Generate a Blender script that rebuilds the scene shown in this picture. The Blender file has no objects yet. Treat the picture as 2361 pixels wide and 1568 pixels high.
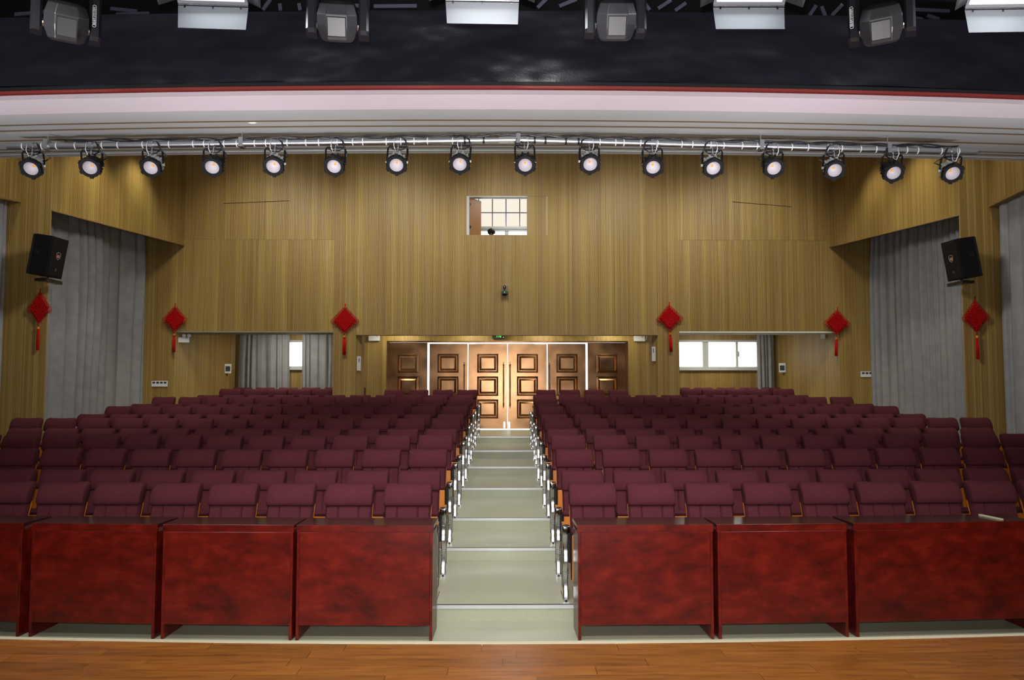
import bpy, bmesh, math, random
from mathutils import Vector, Matrix, Euler
random.seed(7)
PI = math.pi
S = bpy.context.scene
COL = S.collection

# ------------------------------------------------------------------ camera
F = 1800.0                      # focal length in pixels of a 2361 x 1568 frame
CZ = 2.156                      # camera height above the hall floor
PITCH = math.atan(106 / F)
YAW = -math.atan(15.5 / F)
def text_mesh(name, body, size, m, parent, loc, rot, **kw):
    """lettering as a plain mesh"""
    cu = bpy.data.curves.new(name, 'FONT')
    cu.body = body
    cu.size = size
    cu.extrude = 0.0006
    for k, v in kw.items():
        setattr(cu, k, v)
    to = bpy.data.objects.new(name, cu)
    COL.objects.link(to)
    bpy.context.view_layer.update()
    me = bpy.data.meshes.new_from_object(to.evaluated_get(bpy.context.evaluated_depsgraph_get()))
    bpy.data.objects.remove(to)
    me.materials.clear()
    me.materials.append(m)
    o = bpy.data.objects.new(name, me)
    COL.objects.link(o)
    o.parent = parent
    o.location = loc
    o.rotation_euler = rot
    return o


cam_data = bpy.data.cameras.new('camera')
cam_data.sensor_width = 36.0
cam_data.lens = F / 2361 * 36.0
cam_data.clip_start = 0.05
cam = bpy.data.objects.new('camera', cam_data)
COL.objects.link(cam)
cam.location = (0, 0, CZ)
cam.rotation_euler = (PI / 2 + PITCH, 0, YAW)
S.camera = cam
CAM_R = Euler((PI / 2 + PITCH, 0, YAW)).to_matrix()


def at(px, py, Y):
    """world point at depth Y that the photograph shows at pixel px, py"""
    d = CAM_R @ Vector(((px - 1180.5) / F, (784 - py) / F, -1.0))
    return Vector((0, 0, CZ)) + d * (Y / d.y)


def Xa(px, Y, py=784):
    return at(px, py, Y).x


def Za(py, Y, px=1165):
    return at(px, py, Y).z


def arc(x, y):
    """rows, beams and the stage edge run on shallow arcs"""
    return y + 0.059 * x * x / y


# ------------------------------------------------------------------ world, light, exposure
W = bpy.data.worlds.new('world')
S.world = W
W.use_nodes = True
bg = W.node_tree.nodes['Background']
bg.inputs[0].default_value = (0.93, 0.97, 1.0, 1)
bg.inputs[1].default_value = 3.6
S.view_settings.view_transform = 'Standard'
S.view_settings.look = 'None'
S.view_settings.gamma = 1.0
S.view_settings.use_curve_mapping = False
S.view_settings.exposure = 0.0


def light(name, kind, loc, power, color=(1, 1, 1), target=None, **kw):
    d = bpy.data.lights.new(name, kind)
    d.energy = power
    d.color = color
    for k, v in kw.items():
        setattr(d, k, v)
    o = bpy.data.objects.new(name, d)
    COL.objects.link(o)
    o.location = loc
    if target is not None:
        o.rotation_euler = (Vector(target) - Vector(loc)).to_track_quat('-Z', 'Y').to_euler()
    return o


# the photographer's flash, just above the lens
light('camera_flash', 'SPOT', (-0.03, -0.05, CZ + 0.16), 950, (1.0, 0.97, 0.95), (0.1, 8, 1.0),
      spot_size=math.radians(90), spot_blend=1.0, shadow_soft_size=0.04)
# house downlights in the raised hall ceiling, washing the rear wall
WARM = (1.0, 0.94, 0.82)
for x in (-5.4, -2.7, 0, 2.7, 5.4):
    light('house_downlight', 'SPOT', (x, 14.4, 7.3), 375, WARM, (x, 17.8, 4.4),
          spot_size=math.radians(88), spot_blend=0.85, shadow_soft_size=0.3)
for x in (-4.2, 4.2):  # unseen spots added to brighten the middle rows
    light('hall_fill', 'SPOT', (x, 11.4, 7.3), 150, (1.0, 0.97, 0.93), (x * 0.85, 12.2, 0),
          spot_size=math.radians(80), spot_blend=0.9, shadow_soft_size=0.2)
for y, p in ((9.9, 260), (12.6, 400), (15.6, 360)):  # unseen spots added to lighten the aisle treads
    light('aisle_fill', 'SPOT', (0, y, 7.3 if y > 10 else 5.3), p, (0.97, 1.0, 0.92), (0, y, 0),
          spot_size=math.radians(58 if y > 10 else 75), spot_blend=0.9, shadow_soft_size=0.15)
for x, p in ((-2.6, 300), (0, 520), (2.6, 300)):  # unseen front light added to lift the seat backs
    light('front_fill', 'SPOT', (x, 2.5, 4.5), p, (1.0, 0.97, 0.95), (x * 1.1, 8.2, 0.7),
          spot_size=math.radians(62), spot_blend=1.0, shadow_soft_size=0.12)
for x, p in ((-3.4, 130), (0, 210), (3.4, 130)):
    light('front_downlight', 'SPOT', (x, 5.9, 4.05), p, (1.0, 0.96, 0.93), (x * 0.8, 8.0, 0),
          spot_size=math.radians(120), spot_blend=0.9, shadow_soft_size=0.2)
for s in (-1, 1):
    for y, p in ((14.2, 180), (15.7, 120), (12.4, 70)):
        xx = s * (7.0 if y > 13.3 else 7.75)
        light('wall_downlight', 'SPOT', (xx, y, 7.15), p, (1.0, 0.92, 0.7), (xx + s * 0.45, y, 0),
              spot_size=math.radians(100), spot_blend=0.9, shadow_soft_size=0.1)
    light('side_wash', 'SPOT', (s * 2.6, 10.3, 6.6), 700, (1.0, 0.96, 0.9), (s * 8.4, 14.6, 1.8),
          spot_size=math.radians(66), spot_blend=0.9, shadow_soft_size=0.5)
# lamps of the rear alcoves and of the door porch
for x in (-5.4, 5.4):
    light('alcove_lamp', 'AREA', (x, 19.3, 3.68), 34, (1.0, 0.92, 0.76), (x, 19.3, 0), size=0.5)
for x in (-2.7, -0.9, 0.95, 2.75):
    light('porch_lamp', 'SPOT', (x, 19.95, 3.74), 46, (1.0, 0.92, 0.7), (x, 20.3, 0),
          spot_size=math.radians(172), spot_blend=0.5, shadow_soft_size=0.05)
light('control_room_fill', 'AREA', (0.3, 19.2, 6.9), 60, (1.0, 0.98, 0.94), (0.3, 19.2, 4), size=1.0)  # added, no fitting seen; lightens the window bars from inside
# uplights added below the view to brighten the soffit and the hall ceiling
for x in (-3.4, 0.0, 3.4):
    light('ceiling_fill', 'SPOT', (x, 0.9, 0.75), 1700, (1.0, 0.96, 0.99), (x * 1.15, 7.0, 5.6),
          spot_size=math.radians(58), spot_blend=0.9, shadow_soft_size=0.3)
for x in (-3.0, -1.0, 1.0, 3.0):  # unseen overhead spots added to light the stage boards
    light('stage_floor_fill', 'SPOT', (x, 2.6, 5.4), 150, (1.0, 0.97, 0.94), (x, 3.9, 0.6),
          spot_size=math.radians(66), spot_blend=0.8, shadow_soft_size=0.06)
# broad light added behind the camera to brighten ceiling and fronts
light('stage_back_fill', 'AREA', (0, -3.9, 2.6), 180, (1.0, 0.97, 0.97), (0, 8, 2.6), shape='RECTANGLE', size=5.0, size_y=2.4)

# ------------------------------------------------------------------ material helpers


def srgb(r, g, b):
    def f(c):
        c /= 255.0
        return c / 12.92 if c <= 0.04045 else ((c + 0.055) / 1.055) ** 2.4
    return (f(r), f(g), f(b), 1.0)


def mat(name, color, rough=0.6, metal=0.0, **kw):
    m = bpy.data.materials.new(name)
    m.use_nodes = True
    p = m.node_tree.nodes['Principled BSDF']
    p.inputs['Base Color'].default_value = color
    p.inputs['Roughness'].default_value = rough
    p.inputs['Metallic'].default_value = metal
    for k, v in kw.items():
        p.inputs[k.replace('_', ' ')].default_value = v
    return m


class NT:
    def __init__(s, m):
        s.t = m.node_tree
        s.p = s.t.nodes['Principled BSDF']

    def n(s, typ, **kw):
        x = s.t.nodes.new(typ)
        for k, v in kw.items():
            if k.startswith('i_'):
                key = k[2:]
                key = int(key) if key.isdigit() else key.replace('_', ' ')
                x.inputs[key].default_value = v
            else:
                setattr(x, k, v)
        return x

    def l(s, a, b):
        s.t.links.new(a, b)

    def coords(s, scale, kind='Object'):
        tc = s.n('ShaderNodeTexCoord')
        mp = s.n('ShaderNodeMapping')
        mp.inputs['Scale'].default_value = scale
        s.l(tc.outputs[kind], mp.inputs['Vector'])
        return mp.outputs['Vector']

    def noise(s, vec, scale=1.0, detail=3.0, rough=0.55):
        x = s.n('ShaderNodeTexNoise')
        x.inputs['Scale'].default_value = scale
        x.inputs['Detail'].default_value = detail
        x.inputs['Roughness'].default_value = rough
        s.l(vec, x.inputs['Vector'])
        return x.outputs['Fac']

    def ramp(s, fac, stops):
        x = s.n('ShaderNodeValToRGB')
        e = x.color_ramp.elements
        while len(e) < len(stops):
            e.new(0.5)
        for k, (pos, c) in zip(e, stops):
            k.position = pos
            k.color = c
        s.l(fac, x.inputs['Fac'])
        return x.outputs['Color']

    def mix(s, a, b, fac, mode='MIX'):
        x = s.n('ShaderNodeMix', data_type='RGBA', blend_type=mode)
        ins = [i for i in x.inputs if i.type == 'RGBA']
        fi = x.inputs[0]
        for sock, v in ((ins[0], a), (ins[1], b), (fi, fac)):
            if hasattr(v, 'is_output'):
                s.l(v, sock)
            else:
                sock.default_value = v
        return [o for o in x.outputs if o.type == 'RGBA'][0]

    def bump(s, h, strength=0.3, dist=0.01):
        x = s.n('ShaderNodeBump')
        x.inputs['Strength'].default_value = strength
        x.inputs['Distance'].default_value = dist
        s.l(h, x.inputs['Height'])
        s.l(x.outputs['Normal'], s.p.inputs['Normal'])


def grey(v):
    return (v, v, v, 1)


def m_plank():
    m = mat('veneer', srgb(165, 122, 60), 0.5)
    q = NT(m)
    oi = q.n('ShaderNodeObjectInfo')
    tc = q.n('ShaderNodeTexCoord')
    mp = q.n('ShaderNodeMapping')
    mp.inputs['Scale'].default_value = (70, 70, 0.9)
    vadd = q.n('ShaderNodeVectorMath', operation='ADD')
    q.l(tc.outputs['Object'], vadd.inputs[0])
    q.l(oi.outputs['Random'], vadd.inputs[1])
    q.l(vadd.outputs[0], mp.inputs['Vector'])
    g = q.noise(mp.outputs['Vector'], 1.0, 4.0, 0.65)
    mp2 = q.n('ShaderNodeMapping')
    mp2.inputs['Scale'].default_value = (14, 14, 0.35)
    q.l(vadd.outputs[0], mp2.inputs['Vector'])
    g2 = q.noise(mp2.outputs['Vector'], 1.0, 2.0)
    c = q.ramp(g, [(0.26, srgb(130, 106, 58)), (0.5, srgb(168, 144, 82)), (0.74, srgb(188, 166, 102))])
    c2 = q.ramp(g2, [(0.3, srgb(196, 176, 142)), (0.7, srgb(255, 252, 240))])
    c = q.mix(c, c2, 0.55, 'MULTIPLY')
    tone = q.ramp(oi.outputs['Random'], [(0.0, (0.78, 0.72, 0.66, 1)), (0.35, (0.9, 0.86, 0.8, 1)), (0.65, (0.9, 0.9, 0.86, 1)), (1.0, (1.0, 1.0, 0.97, 1))])
    c = q.mix(c, tone, 1.0, 'MULTIPLY')
    q.l(c, q.p.inputs['Base Color'])
    return m


def m_fabric(name, a, b, scale=260, rough=0.95, bump=0.35):
    m = mat(name, a, rough)
    q = NT(m)
    v = q.coords((1, 1, 1))
    f = q.noise(v, scale, 2.0, 0.7)
    big = q.noise(v, 5.0, 2.0)
    c = q.ramp(f, [(0.3, a), (0.7, b)])
    shade = q.ramp(big, [(0.3, grey(0.82)), (0.7, grey(1.0))])
    c = q.mix(c, shade, 1.0, 'MULTIPLY')
    q.l(c, q.p.inputs['Base Color'])
    q.p.inputs['Specular IOR Level'].default_value = 0.1
    q.bump(f, bump, 0.002)
    return m


def m_mahogany():
    m = mat('mahogany', srgb(120, 22, 14), 0.32)
    q = NT(m)
    oi = q.n('ShaderNodeObjectInfo')
    tc = q.n('ShaderNodeTexCoord')
    va = q.n('ShaderNodeVectorMath', operation='ADD')
    q.l(tc.outputs['Object'], va.inputs[0])
    q.l(oi.outputs['Random'], va.inputs[1])
    mp = q.n('ShaderNodeMapping')
    mp.inputs['Scale'].default_value = (3.4, 7, 7)
    q.l(va.outputs[0], mp.inputs['Vector'])
    a = q.noise(mp.outputs['Vector'], 1.2, 7.0, 0.68)
    c = q.ramp(a, [(0.3, srgb(60, 10, 7)), (0.52, srgb(96, 17, 9)), (0.72, srgb(122, 30, 15))])
    q.l(c, q.p.inputs['Base Color'])
    q.p.inputs['Coat Weight'].default_value = 0.1
    q.p.inputs['Specular IOR Level'].default_value = 0.35
    q.p.inputs['Coat Roughness'].default_value = 0.2
    return m


def m_terrazzo():
    m = mat('terrazzo', srgb(170, 168, 142), 0.34)
    q = NT(m)
    v = q.coords((1, 1, 1))
    a = q.noise(v, 170, 3.0, 0.7)
    b = q.noise(v, 1.3, 3.0)
    vo = q.n('ShaderNodeTexVoronoi')
    vo.inputs['Scale'].default_value = 120
    q.l(v, vo.inputs['Vector'])
    c = q.ramp(a, [(0.32, srgb(162, 166, 142)), (0.55, srgb(174, 178, 154)), (0.78, srgb(186, 190, 168))])
    sp = q.ramp(vo.outputs['Distance'], [(0.0, srgb(150, 146, 124)), (0.16, grey(1.0))])
    c = q.mix(c, sp, 0.35, 'MULTIPLY')
    sh = q.ramp(b, [(0.3, grey(0.9)), (0.7, grey(1.0))])
    c = q.mix(c, sh, 1.0, 'MULTIPLY')
    q.l(c, q.p.inputs['Base Color'])
    return m


def m_laminate():
    m = mat('laminate', srgb(160, 92, 40), 0.3)
    q = NT(m)
    oi = q.n('ShaderNodeObjectInfo')
    tc = q.n('ShaderNodeTexCoord')
    va = q.n('ShaderNodeVectorMath', operation='ADD')
    q.l(tc.outputs['Object'], va.inputs[0])
    mul = q.n('ShaderNodeVectorMath', operation='SCALE')
    cx = q.n('ShaderNodeCombineXYZ')
    q.l(oi.outputs['Random'], cx.inputs[0])
    q.l(oi.outputs['Random'], cx.inputs[1])
    q.l(cx.outputs[0], mul.inputs[0])
    mul.inputs['Scale'].default_value = 37.0
    q.l(mul.outputs[0], va.inputs[1])
    mp = q.n('ShaderNodeMapping')
    mp.inputs['Scale'].default_value = (3.0, 26, 26)
    q.l(va.outputs[0], mp.inputs['Vector'])
    a = q.noise(mp.outputs['Vector'], 1.0, 6.0, 0.65)
    c = q.ramp(a, [(0.27, srgb(110, 58, 20)), (0.5, srgb(162, 95, 36)), (0.74, srgb(184, 120, 52))])
    t = q.ramp(oi.outputs['Random'], [(0.0, grey(0.72)), (1.0, grey(1.0))])
    c = q.mix(c, t, 1.0, 'MULTIPLY')
    q.l(c, q.p.inputs['Base Color'])
    return m


def m_bronze():
    m = mat('bronze', srgb(170, 126, 90), 0.3, 1.0)
    q = NT(m)
    v = q.coords((1, 1, 1))
    a = q.noise(v, 2.6, 1.0, 0.4)
    c = q.ramp(a, [(0.3, srgb(124, 92, 64)), (0.7, srgb(158, 120, 86))])
    q.l(c, q.p.inputs['Base Color'])
    r = q.n('ShaderNodeMapRange')
    r.inputs['To Min'].default_value = 0.17
    r.inputs['To Max'].default_value = 0.3
    q.l(a, r.inputs['Value'])
    q.l(r.outputs['Result'], q.p.inputs['Roughness'])
    q.bump(a, 0.12, 0.03)
    return m


def m_vinyl():
    m = mat('black_vinyl', (0.008, 0.008, 0.012, 1), 0.3)
    q = NT(m)
    v = q.coords((1.1, 1.0, 2.2))
    a = q.noise(v, 1.6, 2.0, 0.4)
    b = q.noise(q.coords((1, 1, 1)), 90.0, 2.0)
    ad = q.n('ShaderNodeMath', operation='MULTIPLY_ADD')
    q.l(b, ad.inputs[0])
    ad.inputs[1].default_value = 0.012
    q.l(a, ad.inputs[2])
    q.bump(ad.outputs[0], 0.6, 0.12)
    return m


def m_emit(name, color, strength):
    m = bpy.data.materials.new(name)
    m.use_nodes = True
    t = m.node_tree
    t.nodes.remove(t.nodes['Principled BSDF'])
    e = t.nodes.new('ShaderNodeEmission')
    e.inputs[0].default_value = color
    e.inputs[1].default_value = strength
    t.links.new(e.outputs[0], t.nodes['Material Output'].inputs[0])
    return m


def m_glass():
    m = bpy.data.materials.new('window_glass')
    m.use_nodes = True
    t = m.node_tree
    t.nodes.remove(t.nodes['Principled BSDF'])
    a = t.nodes.new('ShaderNodeBsdfTransparent')
    g = t.nodes.new('ShaderNodeBsdfGlossy')
    g.inputs['Roughness'].default_value = 0.05
    x = t.nodes.new('ShaderNodeMixShader')
    x.inputs[0].default_value = 0.06
    t.links.new(a.outputs[0], x.inputs[1])
    t.links.new(g.outputs[0], x.inputs[2])
    t.links.new(x.outputs[0], t.nodes['Material Output'].inputs[0])
    return m


def m_paint(name, c, rough=0.7, var=0.05):
    m = mat(name, c, rough)
    q = NT(m)
    a = q.noise(q.coords((1, 1, 1)), 2.2, 4.0)
    k = q.ramp(a, [(0.3, grey(1 - var)), (0.7, grey(1.0))])
    c2 = q.mix(c, k, 1.0, 'MULTIPLY')
    q.l(c2, q.p.inputs['Base Color'])
    return m


M = dict(
    plank=m_plank(),
    edgedim=m_paint('dimmed_edge_paint', srgb(142, 136, 118), 0.7),
    groove=mat('veneer_groove', srgb(128, 100, 60), 0.8),
    woodtrim=m_paint('wood_trim', srgb(140, 112, 66), 0.5),
    shutter=m_paint('shutter_wood', srgb(160, 108, 56), 0.5),
    backing=m_paint('dark_backing', srgb(60, 42, 26), 0.9),
    black=m_paint('stage_black', (0.006, 0.006, 0.008, 1), 0.9),
    fabric=m_fabric('maroon_fabric', srgb(71, 32, 39), srgb(95, 46, 54)),
    curtain=m_fabric('grey_curtain', srgb(136, 137, 139), srgb(158, 159, 162), 400, 0.95, 0.15),
    ply=m_paint('orange_plywood', srgb(206, 122, 30), 0.38, 0.15),
    chrome=mat('chrome', (0.8, 0.81, 0.85, 1), 0.19, 1.0),
    steel=mat('steel_pipe', (0.6, 0.62, 0.66, 1), 0.28, 1.0),
    darkboard=m_paint('dark_side_board', srgb(58, 28, 26), 0.5),
    blackplastic=mat('black_plastic', (0.012, 0.013, 0.016, 1), 0.28),
    headplastic=mat('grey_black_plastic', (0.022, 0.022, 0.025, 1), 0.36),
    mattblack=mat('matt_black', (0.008, 0.008, 0.009, 1), 0.55, Specular_IOR_Level=0.2),
    mahogany=m_mahogany(),
    desktop=mat('desk_top_veneer', srgb(52, 28, 24), 0.2),
    terrazzo=m_terrazzo(),
    nosing=mat('nosing_metal', srgb(205, 208, 212), 0.35, 0.3),
    nosegap=mat('nosing_dark_strip', srgb(70, 72, 64), 0.7),  # dark strips on the step edges and along the stage rim
    cream=m_paint('cream_trim', srgb(214, 206, 176), 0.5),
    laminate=m_laminate(),
    joint=m_paint('floor_joint', srgb(120, 84, 52), 0.8),
    bronze=m_bronze(),
    brass=mat('dark_brass', srgb(150, 112, 78), 0.25, 1.0),
    vinyl=m_vinyl(),
    redtrim=m_paint('red_trim', srgb(102, 28, 24), 0.6),
    pink=m_paint('lilac_white_paint', srgb(207, 197, 207), 0.75, 0.03),
    ceil=m_paint('grey_white_ceiling', srgb(212, 218, 222), 0.8, 0.05),
    ceilgap=m_paint('brown_gap_shade', srgb(110, 92, 66), 0.8),
    white=m_paint('white_plastic', srgb(222, 224, 226), 0.45, 0.03),
    winframe=m_paint('window_frame_white', srgb(186, 190, 186), 0.4, 0.03),
    darkscreen=mat('dark_screen', srgb(58, 66, 72), 0.3),
    alu=m_paint('grey_aluminium', srgb(92, 95, 99), 0.5, 0.06),
    silver=m_paint('silver_lamp_body', srgb(196, 204, 204), 0.35, 0.08),
    reflector=mat('lamp_reflector', srgb(196, 192, 200), 0.42),
    led=mat('led_chip', srgb(236, 160, 20), 0.5),
    panel=m_emit('led_panel', (0.86, 0.93, 1.0, 1), 9.0),
    downlight=m_emit('downlight_glow', (1, 0.97, 0.9, 1), 6.0),
    green=m_emit('green_digits', (0.06, 1.0, 0.12, 1), 2.2),
    blind=m_emit('glowing_blind', (1.0, 0.9, 0.76, 1), 0.98),  # panes glow by themselves in place of daylight through the blinds
    sky=m_emit('bright_window', (1, 1, 1, 1), 1.6),
    glass=m_glass(),
    knot=m_fabric('red_cord', srgb(150, 10, 16), srgb(196, 18, 22), 300, 0.8, 0.3),
    tassel=m_fabric('red_tassel', srgb(170, 18, 18), srgb(214, 40, 28), 300, 0.8, 0.3),
    gold=mat('gold_bead', srgb(226, 150, 40), 0.35, 0.5),
    hair=m_fabric('black_hair', (0.006, 0.005, 0.005, 1), (0.02, 0.018, 0.017, 1), 200, 0.6, 0.6),
    skin=m_paint('skin', srgb(196, 142, 112), 0.55, 0.08),
    shirt=m_fabric('dark_shirt', srgb(40, 44, 58), srgb(58, 62, 78), 300, 0.9, 0.2),
    roomwhite=m_paint('control_room_white', srgb(222, 224, 218), 0.8, 0.03),
    trusspaint=m_paint('bluish_steel', srgb(120, 124, 146), 0.5, 0.1),
    logo=mat('badge_grey', srgb(150, 146, 144), 0.4),
    orange=mat('badge_orange', srgb(190, 100, 60), 0.4),
    mark=mat('pale_mark', srgb(214, 214, 204), 0.5),
)

# ------------------------------------------------------------------ mesh helpers


class MB:
    def __init__(s):
        s.v, s.f, s.m = [], [], []

    def add(s, vs, fs, mi=0):
        b = len(s.v)
        s.v += [tuple(x) for x in vs]
        s.f += [tuple(i + b for i in f) for f in fs]
        s.m += [mi] * len(fs)

    def box(s, x0, x1, y0, y1, z0, z1, mi=0, T=None):
        vs = [Vector((x, y, z)) for z in (z0, z1) for y in (y0, y1) for x in (x0, x1)]
        if T is not None:
            vs = [T @ v for v in vs]
        s.add(vs, [(0, 2, 3, 1), (4, 5, 7, 6), (0, 1, 5, 4), (2, 6, 7, 3), (0, 4, 6, 2), (1, 3, 7, 5)], mi)

    def hexa(s, b, t, mi=0):
        """b, t: four corners each, same winding (counter-clockwise from the top)"""
        s.add(list(b) + list(t), [(3, 2, 1, 0), (4, 5, 6, 7), (0, 1, 5, 4), (1, 2, 6, 5), (2, 3, 7, 6), (3, 0, 4, 7)], mi)

    def loft(s, rings, close=True, cap=True, mi=0):
        n = len(rings[0])
        vs = [p for r in rings for p in r]
        fs = []
        for i in range(len(rings) - 1):
            for j in range(n if close else n - 1):
                k = (j + 1) % n
                fs.append((i * n + j, i * n + k, (i + 1) * n + k, (i + 1) * n + j))
        if cap:
            fs.append(tuple(reversed(range(n))))
            fs.append(tuple(range((len(rings) - 1) * n, len(rings) * n)))
        s.add(vs, fs, mi)

    def tube(s, pts, r, n=8, mi=0, cap=True):
        pts = [Vector(p) for p in pts]
        rings = []
        up = None
        for i, p in enumerate(pts):
            t = (pts[min(i + 1, len(pts) - 1)] - pts[max(i - 1, 0)]).normalized()
            if up is None:
                up = Vector((0, 0, 1)) if abs(t.z) < 0.9 else Vector((0, 1, 0))
            a = t.cross(up)
            if a.length < 1e-4:
                a = t.cross(Vector((1, 0, 0)))
            a.normalize()
            b = a.cross(t).normalized()
            up = b
            rr = r[i] if isinstance(r, (list, tuple)) else r
            rings.append([p + a * (rr * math.cos(q)) + b * (rr * math.sin(q)) for q in [2 * PI * k / n for k in range(n)]])
        s.loft(rings, True, cap, mi)

    def lathe(s, prof, n=16, T=None, mi=0, phase=0.0, cap=True):
        """prof: (radius, height) along local z"""
        rings = []
        for r, h in prof:
            ring = [Vector((r * math.cos(phase + 2 * PI * k / n), r * math.sin(phase + 2 * PI * k / n), h)) for k in range(n)]
            if T is not None:
                ring = [T @ v for v in ring]
            rings.append(ring)
        s.loft(rings, True, cap, mi)

    def rectrings(s, x0, x1, z0, z1, steps, mi=0, T=None):
        """nested rectangular rings on a plane facing -y: (inset, y)"""
        rings = []
        for ins, y in steps:
            r = [Vector((x0 + ins, y, z0 + ins)), Vector((x1 - ins, y, z0 + ins)), Vector((x1 - ins, y, z1 - ins)), Vector((x0 + ins, y, z1 - ins))]
            if T is not None:
                r = [T @ v for v in r]
            rings.append(r)
        s.loft(rings, True, False, mi)
        b = len(s.v)
        s.f.append((b - 4, b - 3, b - 2, b - 1))
        s.m.append(mi)


def mesh(name, mb, mats, smooth=False):
    me = bpy.data.meshes.new(name)
    me.from_pydata(mb.v, [], mb.f)
    if not isinstance(mats, (list, tuple)):
        mats = [mats]
    for k in mats:
        me.materials.append(k)
    if len(mats) > 1:
        me.polygons.foreach_set('material_index', mb.m)
    me.update()
    bm = bmesh.new()
    bm.from_mesh(me)
    bmesh.ops.recalc_face_normals(bm, faces=bm.faces)
    bm.to_mesh(me)
    bm.free()
    if smooth:
        me.polygons.foreach_set('use_smooth', [True] * len(me.polygons))
        if smooth is not True:
            try:
                me.set_sharp_from_angle(angle=math.radians(smooth))
            except Exception:
                pass
    return me


def put(name, me, parent=None, loc=(0, 0, 0), rot=(0, 0, 0), scale=(1, 1, 1)):
    o = bpy.data.objects.new(name, me)
    COL.objects.link(o)
    o.location = loc
    o.rotation_euler = rot
    o.scale = scale
    if parent is not None:
        o.parent = parent
    return o


def obj(name, mb, mats, parent=None, smooth=False, **kw):
    return put(name, mesh(name, mb, mats, smooth), parent, **kw)


def tag(o, label=None, cat=None, group=None, kind=None):
    if label:
        o['label'] = label
    if cat:
        o['category'] = cat
    if group:
        o['group'] = group
    if kind:
        o['kind'] = kind
    return o


def thing(name, label, cat, loc=(0, 0, 0), rz=0.0, group=None, rot=None):
    o = bpy.data.objects.new(name, None)
    COL.objects.link(o)
    o.location = loc
    o.rotation_euler = rot if rot is not None else (0, 0, rz)
    o.empty_display_size = 0.1
    return tag(o, label, cat, group)


def setting(name, label, mb=None, mats=None):
    if mb is None:
        o = bpy.data.objects.new(name, None)
        COL.objects.link(o)
    else:
        o = obj(name, mb, mats)
    tag(o, label, kind='structure')
    return o


def bevel_mesh(me, off, seg=2, ang=30):
    bm = bmesh.new()
    bm.from_mesh(me)
    es = [e for e in bm.edges if len(e.link_faces) == 2 and e.calc_face_angle(0) > math.radians(ang)]
    bmesh.ops.bevel(bm, geom=es, offset=off, segments=seg, affect='EDGES', profile=0.6, clamp_overlap=True)
    bm.to_mesh(me)
    bm.free()
    return me


def copy_tree(o, parent=None):
    c = o.copy()
    COL.objects.link(c)
    if parent is not None:
        c.parent = parent
    for ch in o.children:
        copy_tree(ch, c)
    return c


ORD = ['first', 'second', 'third', 'fourth', 'fifth', 'sixth', 'seventh', 'eighth', 'ninth', 'tenth', 'eleventh', 'twelfth', 'thirteenth', 'fourteenth']

# ------------------------------------------------------------------ floor levels
R_STEP = 0.144
NOSE_PY = [1395.6, 1263.7, 1194.8, 1125.0, 1076.0, 1038.6, 1006.4]
LEV = [R_STEP * (k + 1) for k in range(7)]
NY = []
for k, py in enumerate(NOSE_PY):
    lo, hi = 4.0, 30.0
    for _ in range(60):
        mid = (lo + hi) / 2
        if Za(py, mid) > LEV[k]:
            lo = mid
        else:
            hi = mid
    NY.append(lo)
RAMP = [0.0] * 7
TALL = [0, 0.02, 0.03, 0, 0.03, 0, 0.03, 0, 0.02, 0, 0.03, 0]      # the second row of each tier sits a touch higher


def floor_z(y):
    z = 0.0
    for k in range(7):
        if y >= NY[k]:
            y1 = NY[k + 1] if k < 6 else 22.0
            t = min(1.0, (y - NY[k]) / (y1 - NY[k]))
            z = LEV[k] + RAMP[k] * t
    return z


REAR_Y = 20.6
UP_Y = 17.8
ST_Z = CZ - 1.55                     # stage height
ST_Y = 4.84
XS = [-9.0 + 0.75 * i for i in range(25)]

floor = setting('floor', 'pale green-grey terrazzo floor rising in low steps')


def strip_mesh(ya, za, yb, zb, x0=-9.0, x1=9.0, thick=0.0, arca=True, arcb=True, n=24):
    mb = MB()
    xs = [x0 + (x1 - x0) * i / n for i in range(n + 1)]
    A = [Vector((x, arc(x, ya) if arca else ya, za)) for x in xs]
    B = [Vector((x, arc(x, yb) if arcb else yb, zb)) for x in xs]
    if thick:
        rings = []
        for a, b in zip(A, B):
            rings.append([a, b, b + Vector((0, 0, thick)), a + Vector((0, 0, thick))])
        mb.loft(rings)
    else:
        mb.loft([A, B], close=False, cap=False)
    return mb


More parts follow.
